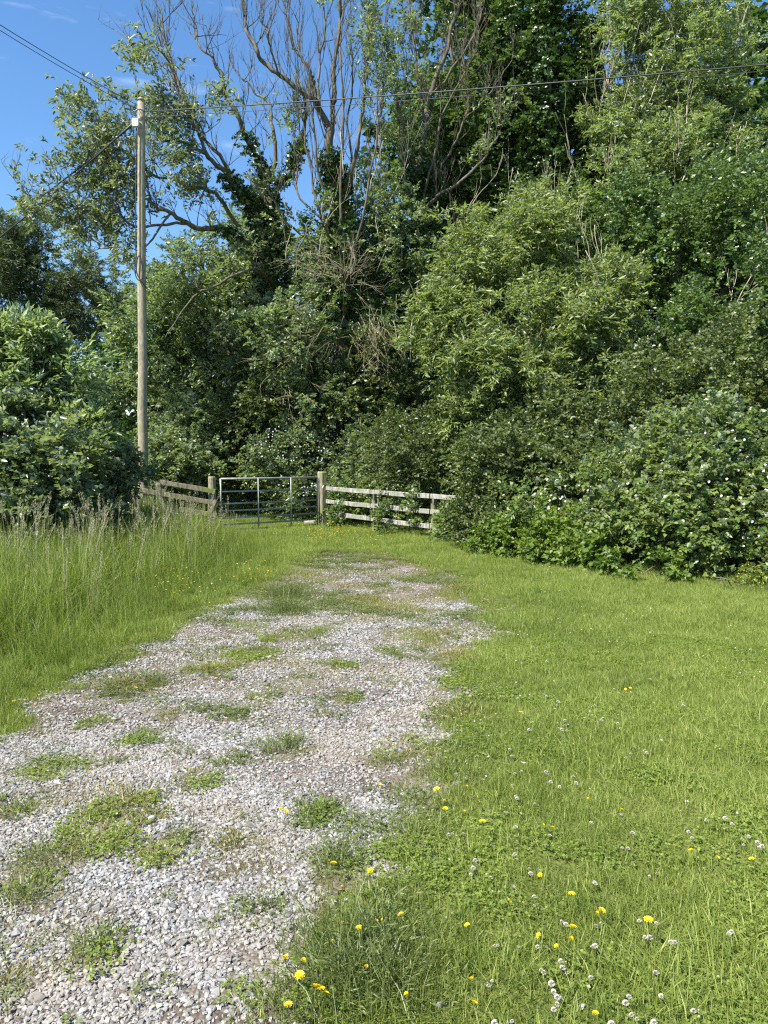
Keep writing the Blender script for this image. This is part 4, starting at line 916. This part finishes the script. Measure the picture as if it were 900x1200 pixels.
# E: ivy columns
leafy('ivy_clad_tree', 'tree wrapped in a dark column of ivy up to its top, right of centre', 640, 23.5, -10, .30,
      [(610, 275, 23.2, 45, 45, 1.4, 600), (690, 270, 23.2, 50, 60, 1.5, 800), (650, 330, 22.8, 65, 50, 1.6, 900), (715, 180, 24.5, 40, 60, 1.2, 400)], 'small', 'syc', 1.1, -.1, 1., .45,
      ivy=[([(640, 560, 23.4), (641, 350, 23.4), (640, 160, 23.4), (640, -20, 23.4)], .72, .50, 4300), ([(600, 300, 23.6), (596, 150, 23.8), (598, 20, 23.8)], .5, .35, 1100), ([(684, 320, 23.6), (683, 150, 23.8), (682, 10, 23.8)], .5, .35, 1600)], deadn=16)
# F: right ash, pale wind-turned leaves
leafy('ash_tree', 'tall full-crowned ash with pale wind-turned leaves, top right', 790, 23, 60, .38,
      [(760, 60, 23, 80, 80, 2.3, 1700), (815, 128, 22.5, 62, 66, 2.0, 1300), (735, 140, 22.8, 45, 60, 1.6, 800), (790, 10, 23.5, 62, 65, 2.2, 1000), (875, 190, 22, 70, 62, 2.2, 1200), (770, 210, 22, 70, 60, 2, 1200), (728, 40, 24, 40, 55, 1.4, 500), (830, -30, 24, 60, 40, 2, 300), (950, 200, 22, 70, 90, 2.2, 700)],
      'ash', 'ashpale', .92, -.05, 1.0, .5, dens=1.12, deadn=60)
# G: dark lower right trees
leafy('ash_tree', 'dark leafy tree filling the right edge behind the bramble hedge', 860, 19.5, 200, .32,
      [(850, 280, 19.5, 95, 75, 2.4, 2000), (790, 330, 19.8, 70, 75, 2.0, 1500), (880, 380, 18.5, 90, 75, 2.2, 1900), (800, 430, 18, 70, 70, 1.8, 1500), (960, 330, 18.5, 80, 110, 2.4, 900), (740, 290, 20.5, 50, 60, 1.6, 700), (980, 450, 17, 80, 90, 2, 500)],
      'small', 'syc', 1.05, -.10, 1.1, .55, deadn=8)
# H: willow
leafy('willow_tree', 'light green narrow-leaved willow bulging forward right of centre', 610, 17.6, 330, .20,
      [(550, 300, 17.8, 38, 34, .9, 620), (610, 290, 17.7, 50, 38, 1.1, 900), (665, 315, 17.6, 45, 42, 1.1, 850), (700, 375, 17.2, 45, 48, 1.1, 900), (590, 355, 17.2, 52, 40, 1.2, 1000), (535, 365, 17.4, 34, 32, .8, 550), (505, 410, 17.2, 34, 34, .8, 600), (560, 430, 16.8, 46, 38, 1.0, 900), (640, 385, 16.8, 50, 38, 1.1, 900), (625, 450, 16.4, 50, 38, 1.0, 900), (690, 455, 16.8, 48, 40, 1.0, 850), (735, 430, 17.4, 30, 40, .8, 450), (560, 490, 16.9, 34, 26, .8, 450), (640, 510, 16.6, 48, 32, .9, 700), (715, 510, 16.6, 50, 32, 1.0, 700), (540, 268, 18, 16, 18, .5, 120)],
      'willow', 'willow', .88, .0, 1.45, .5, deadn=4)
# I: shrubs behind and beside the fence
def bush(name, label, lobes, kind, m, scale=1., gap=-.15, f=1.3, tint=.5, dens=1., stems=5, cat='bush', blossom=0, front=.6, shell=.4, group=None):
    reseed(label); px, py, d = lobes[0][:3]; b_ = P(px, py, d)
    T_ = thing(name, label, cat, (b_[0], b_[1], 0), group)
    lv = Leaves(); lobes_sprays(lv, lobes, kind, scale, gap, f, tint, dens=dens, front=front, shell=shell); lv.build('foliage', m, T_)
    tb = Tubes()
    for (px, py, dd, rx, ry, rz, n) in lobes:
        c = P(px, py, dd)
        for k in range(stems):
            e = c + unit(rng.normal(size=3)) * np.array([rx * dd / F, rz, ry * dd / F]) * .6; s_ = np.array([c[0] + rng.normal(0, .2), c[1] + rng.uniform(0, .3), -.05])
            tb.add(wob(spline([s_, (s_ + e) / 2 + rng.normal(0, .05, 3), e], 4), .008), np.linspace(.014, .005, 9), 4)
    tb.build('stems', 'bark', T_)['kind'] = 'stuff'
    if blossom:
        P_ = []
        for (px, py, dd, rx, ry, rz, n) in lobes:
            k = max(2, int(blossom * n)); u = unit(rng.normal(size=(k, 3))); u[:, 1] = -np.abs(u[:, 1]); u[:, 2] = np.abs(u[:, 2]) * .9
            P_.append(P(px, py, dd) + u * np.array([rx * dd / F, rz, ry * dd / F]) * rng.uniform(1.0, 1.12, (k, 1)))
        pos = np.concatenate(P_); n = len(pos); gs = []
        for k in range(5):
            a = k * 1.2566 + rng.uniform(0, 1, n); gs.append(leaf_geo(pos, np.stack([np.cos(a), -.35 + 0 * a, np.sin(a)], 1), np.tile([[-.3, -1, .6]], (n, 1)), .021, .018, rng.uniform(.3, .9, n), fold=.05, wpos=.6))
        link_mesh('blossom', mesh_np('blossom', *join_geo(gs)), 'blossom', T_)['kind'] = 'stuff'
    return T_
bush('hawthorn_bush', 'rounded small-leaved hawthorn hanging over the far end of the pale fence',
     [(520, 540, 17.8, 68, 46, 1.0, 2000), (568, 590, 14.3, 27, 40, .5, 1000), (575, 618, 13.9, 26, 24, .4, 500), (470, 530, 18.6, 40, 35, .8, 700), (590, 560, 15.8, 45, 45, .9, 900)], 'thorn', 'thorn', .95, -.25, 1.4, .42)
bush('ivy_bush', 'bright leafy scrub growing through the rails of the pale fence',
     [(450, 590, 18.7, 60, 24, .5, 900), (400, 598, 19.4, 22, 22, .4, 300), (500, 600, 17.3, 36, 20, .4, 500), (545, 618, 14.9, 22, 20, .3, 350), (396, 603, 18.2, 9, 13, .2, 130), (456, 606, 16.5, 12, 8, .15, 70), (512, 616, 15.2, 14, 8, .15, 80), (482, 590, 16.1, 8, 12, .12, 60)], 'bramble', 'bramble', .75, -.1, 1.6, .45, stems=1)
bush('blossoming_shrub', 'pale-flowered shrub just behind the right gate post',
     [(345, 540, 21, 48, 46, 1.0, 1300), (400, 540, 20.6, 45, 42, .9, 1100), (370, 580, 20.4, 48, 28, .8, 800), (430, 560, 20, 40, 40, .8, 900)], 'bramble', 'darkbramble', .85, -.15, 1.5, .6, blossom=.09)
bush('fine_leaved_shrub', 'feathery grey-green shrub seen through the left half of the gate',
     [(290, 565, 23, 48, 42, 1.0, 1500), (250, 545, 24, 40, 40, 1, 800)], 'thorn', 'thorn', .8, -.25, 1.4, .7)
bush('understorey_shrub', 'leafy undergrowth between the telephone pole and the gate',
     [(215, 520, 22.5, 42, 52, 1.2, 1400), (260, 490, 24, 45, 60, 1.4, 1400), (190, 570, 21, 36, 40, .9, 1000), (235, 560, 21.6, 34, 34, .9, 700), (180, 480, 24, 30, 50, 1.2, 800), (135, 480, 26, 36, 48, 1.4, 800)], 'bramble', 'darkbramble', 1.0, -.08, 1.2, .55)
bush('elder_bush', 'mid green bush under the dead-topped ash, above the gate',
     [(345, 490, 22, 60, 50, 1.4, 1500), (400, 470, 20.8, 60, 60, 1.2, 1300), (310, 440, 23, 50, 60, 1.4, 1200), (450, 460, 20.6, 50, 60, 1.2, 1100)], 'small', 'thorn', 1.1, -.02, 1.2, .45)
leafy('ash_tree', 'bright green drooping ash behind the telephone pole', 240, 25, 300, .25,
      [(230, 340, 24.5, 60, 55, 1.8, 1300), (200, 400, 24.5, 55, 60, 1.8, 1300), (270, 400, 25, 55, 70, 1.8, 1300), (300, 330, 25.5, 45, 60, 1.5, 900), (220, 460, 25, 60, 50, 1.6, 1000), (300, 480, 25, 40, 50, 1.5, 600)], 'ash', 'ash', 1.1, -.10, 1.0, .62, deadn=16)
# bramble hedge on the right
def hedge_lobe(px, py, rx, ry, rz, n):
    gx = (px - 450) / F; d = 9.6 + (900 - px) / 300 * 3.0; d = d + max(0, (600 - py)) / 120 * 1.0 + .9; return (px, py, d, rx, ry, rz, n)
bush('bramble_hedge', 'large sunlit bramble hedge with white blossom along the right of the lawn',
     [hedge_lobe(*q) for q in ((860, 590, 85, 60, .9, 1500), (780, 600, 75, 50, .8, 1300), (700, 600, 60, 40, .7, 900), (880, 530, 85, 50, .9, 1400), (800, 540, 75, 42, .9, 1100), (650, 595, 42, 36, .6, 600), (900, 640, 60, 48, .6, 800), (830, 635, 60, 34, .6, 700), (740, 632, 55, 26, .5, 600), (980, 580, 90, 90, 1.0, 900), (1080, 600, 90, 110, 1.0, 500), (760, 560, 50, 34, .9, 600))],
     'bramble', 'bramble', .80, -.2, 1.5, .55, dens=1.3, blossom=.035, stems=2)
bush('dark_scrub', 'shaded scrub between the willow and the bramble hedge',
     [(620, 560, 14.6, 55, 45, 1.0, 1200), (700, 550, 14.5, 65, 50, 1.2, 1400), (770, 500, 14.6, 75, 55, 1.2, 1500), (860, 470, 14.4, 75, 55, 1.3, 1500), (670, 520, 15.5, 60, 45, 1, 900), (960, 480, 14, 80, 80, 1.4, 700)], 'thorn', 'thorn', 1.2, -.2, 1.3, .40)
bush('nettle_bank', 'bright green knee-high nettles and weeds at the foot of the hedge',
     [(600, 634, 13.2, 34, 20, .5, 520), (650, 645, 12.3, 38, 22, .5, 560), (700, 656, 11.4, 36, 17, .4, 480), (760, 666, 10.5, 38, 13, .35, 380), (850, 684, 9.5, 45, 13, .3, 340), (620, 618, 13.5, 36, 22, .4, 480), (920, 700, 9, 40, 14, .3, 200)], 'thorn', 'nettle', 1.1, -.35, 1.8, .5, stems=6, cat='nettles')
# left bushes
bush('sallow_bush', 'tall light green sallow with pale upturned leaves at the upper left edge',
     [(30, 455, 13.2, 50, 44, 1.0, 1600), (-50, 440, 13.0, 70, 70, 1.3, 1200), (82, 505, 13.6, 40, 32, .9, 900), (20, 410, 13.5, 30, 24, .8, 600), (62, 455, 13.4, 28, 28, .8, 650), (-150, 450, 12.5, 80, 80, 1.3, 600)], 'sallow', 'sallow', 1.0, -.18, 1.3, .45)
bush('blackberry_bush', 'dark bramble thicket with scattered white flowers behind the tall grass, left',
     [(30, 535, 11.6, 62, 45, .9, 1700), (92, 562, 12.6, 42, 34, .9, 1300), (-50, 545, 11, 80, 65, 1.1, 1100), (50, 600, 11.2, 74, 38, .8, 1300), (140, 582, 13.9, 20, 28, .6, 700), (152, 560, 14.3, 20, 24, .5, 500), (-150, 570, 10.5, 80, 80, 1.2, 500), (15, 490, 12.2, 42, 22, .7, 700)], 'bramble', 'darkbramble', .95, -.15, 1.5, .42, blossom=.016)
# pines beyond
def pine(label, bpx, d, top_py, lobes, group=None, kind='pine', m='pine'):
    return leafy('pine_tree', label, bpx, d, top_py, .3, lobes, kind, m, 2.0, -.05, .9, .5, dens=.8, group=group, front=.7, shell=.5)
pine('broad dark pine rising above the bush at the far left', 40, 38, 300,
     [(60, 325, 38, 45, 40, 3, 1100), (20, 310, 38, 45, 32, 3, 900), (90, 360, 38, 30, 36, 2.5, 700), (0, 350, 37, 50, 45, 3, 900), (-60, 330, 38, 60, 55, 3, 700), (70, 400, 38, 60, 45, 3, 900)])
pine('smaller dark conifer seen left of the telephone pole', 130, 44, 330,
     [(128, 358, 44, 20, 28, 2, 350), (150, 350, 45, 10, 32, 1.2, 220), (165, 345, 45, 9, 25, 1.2, 180), (140, 400, 44, 45, 40, 3, 800), (185, 350, 45, 14, 28, 1.5, 250), (120, 440, 42, 50, 40, 3, 700)])
# far woodland closing the view
lv = Leaves(); lob = []
for px in range(-260, 1160, 62):
    for py in (560, 480, 400, 320, 240, 160, 80, 0):
        topy = np.interp(px, [-260, 100, 200, 300, 360, 430, 520, 700, 850, 900, 1160], [400, 430, 400, 330, 300, 240, 60, 40, 60, 130, 90])
        if py < topy: continue
        lob.append((px + rng.uniform(-15, 15), py + rng.uniform(-15, 15), 29 + rng.uniform(-1, 2.5), 48, 55, 1.6, 230 if py > 380 else 150))
lobes_sprays(lv, lob, 'far', 1.1, -.6, .8, .35, front=.8)
lob = []
for px in range(-300, 1200, 50):
    for py in range(170, 600, 48):
        if py < np.interp(px, [-260, 100, 200, 300, 360, 430, 520, 1160], [470, 450, 440, 380, 340, 290, 170, 170]): continue
        lob.append((px + rng.uniform(-9, 9), py, 33.5 + rng.uniform(-.5, 1), 40, 40, 1.0, 34))
lobes_sprays(lv, lob, 'far', 2.0, -.9, .8, .2, front=.8)
T_ = lv.build('woodland', 'far'); T_['kind'] = 'stuff'; T_['label'] = 'dark mass of woodland closing the view behind the trees'
tot = sum(len(o.data.polygons) for o in bpy.data.objects if o.type == 'MESH' and o.users_collection)
print('faces', tot)
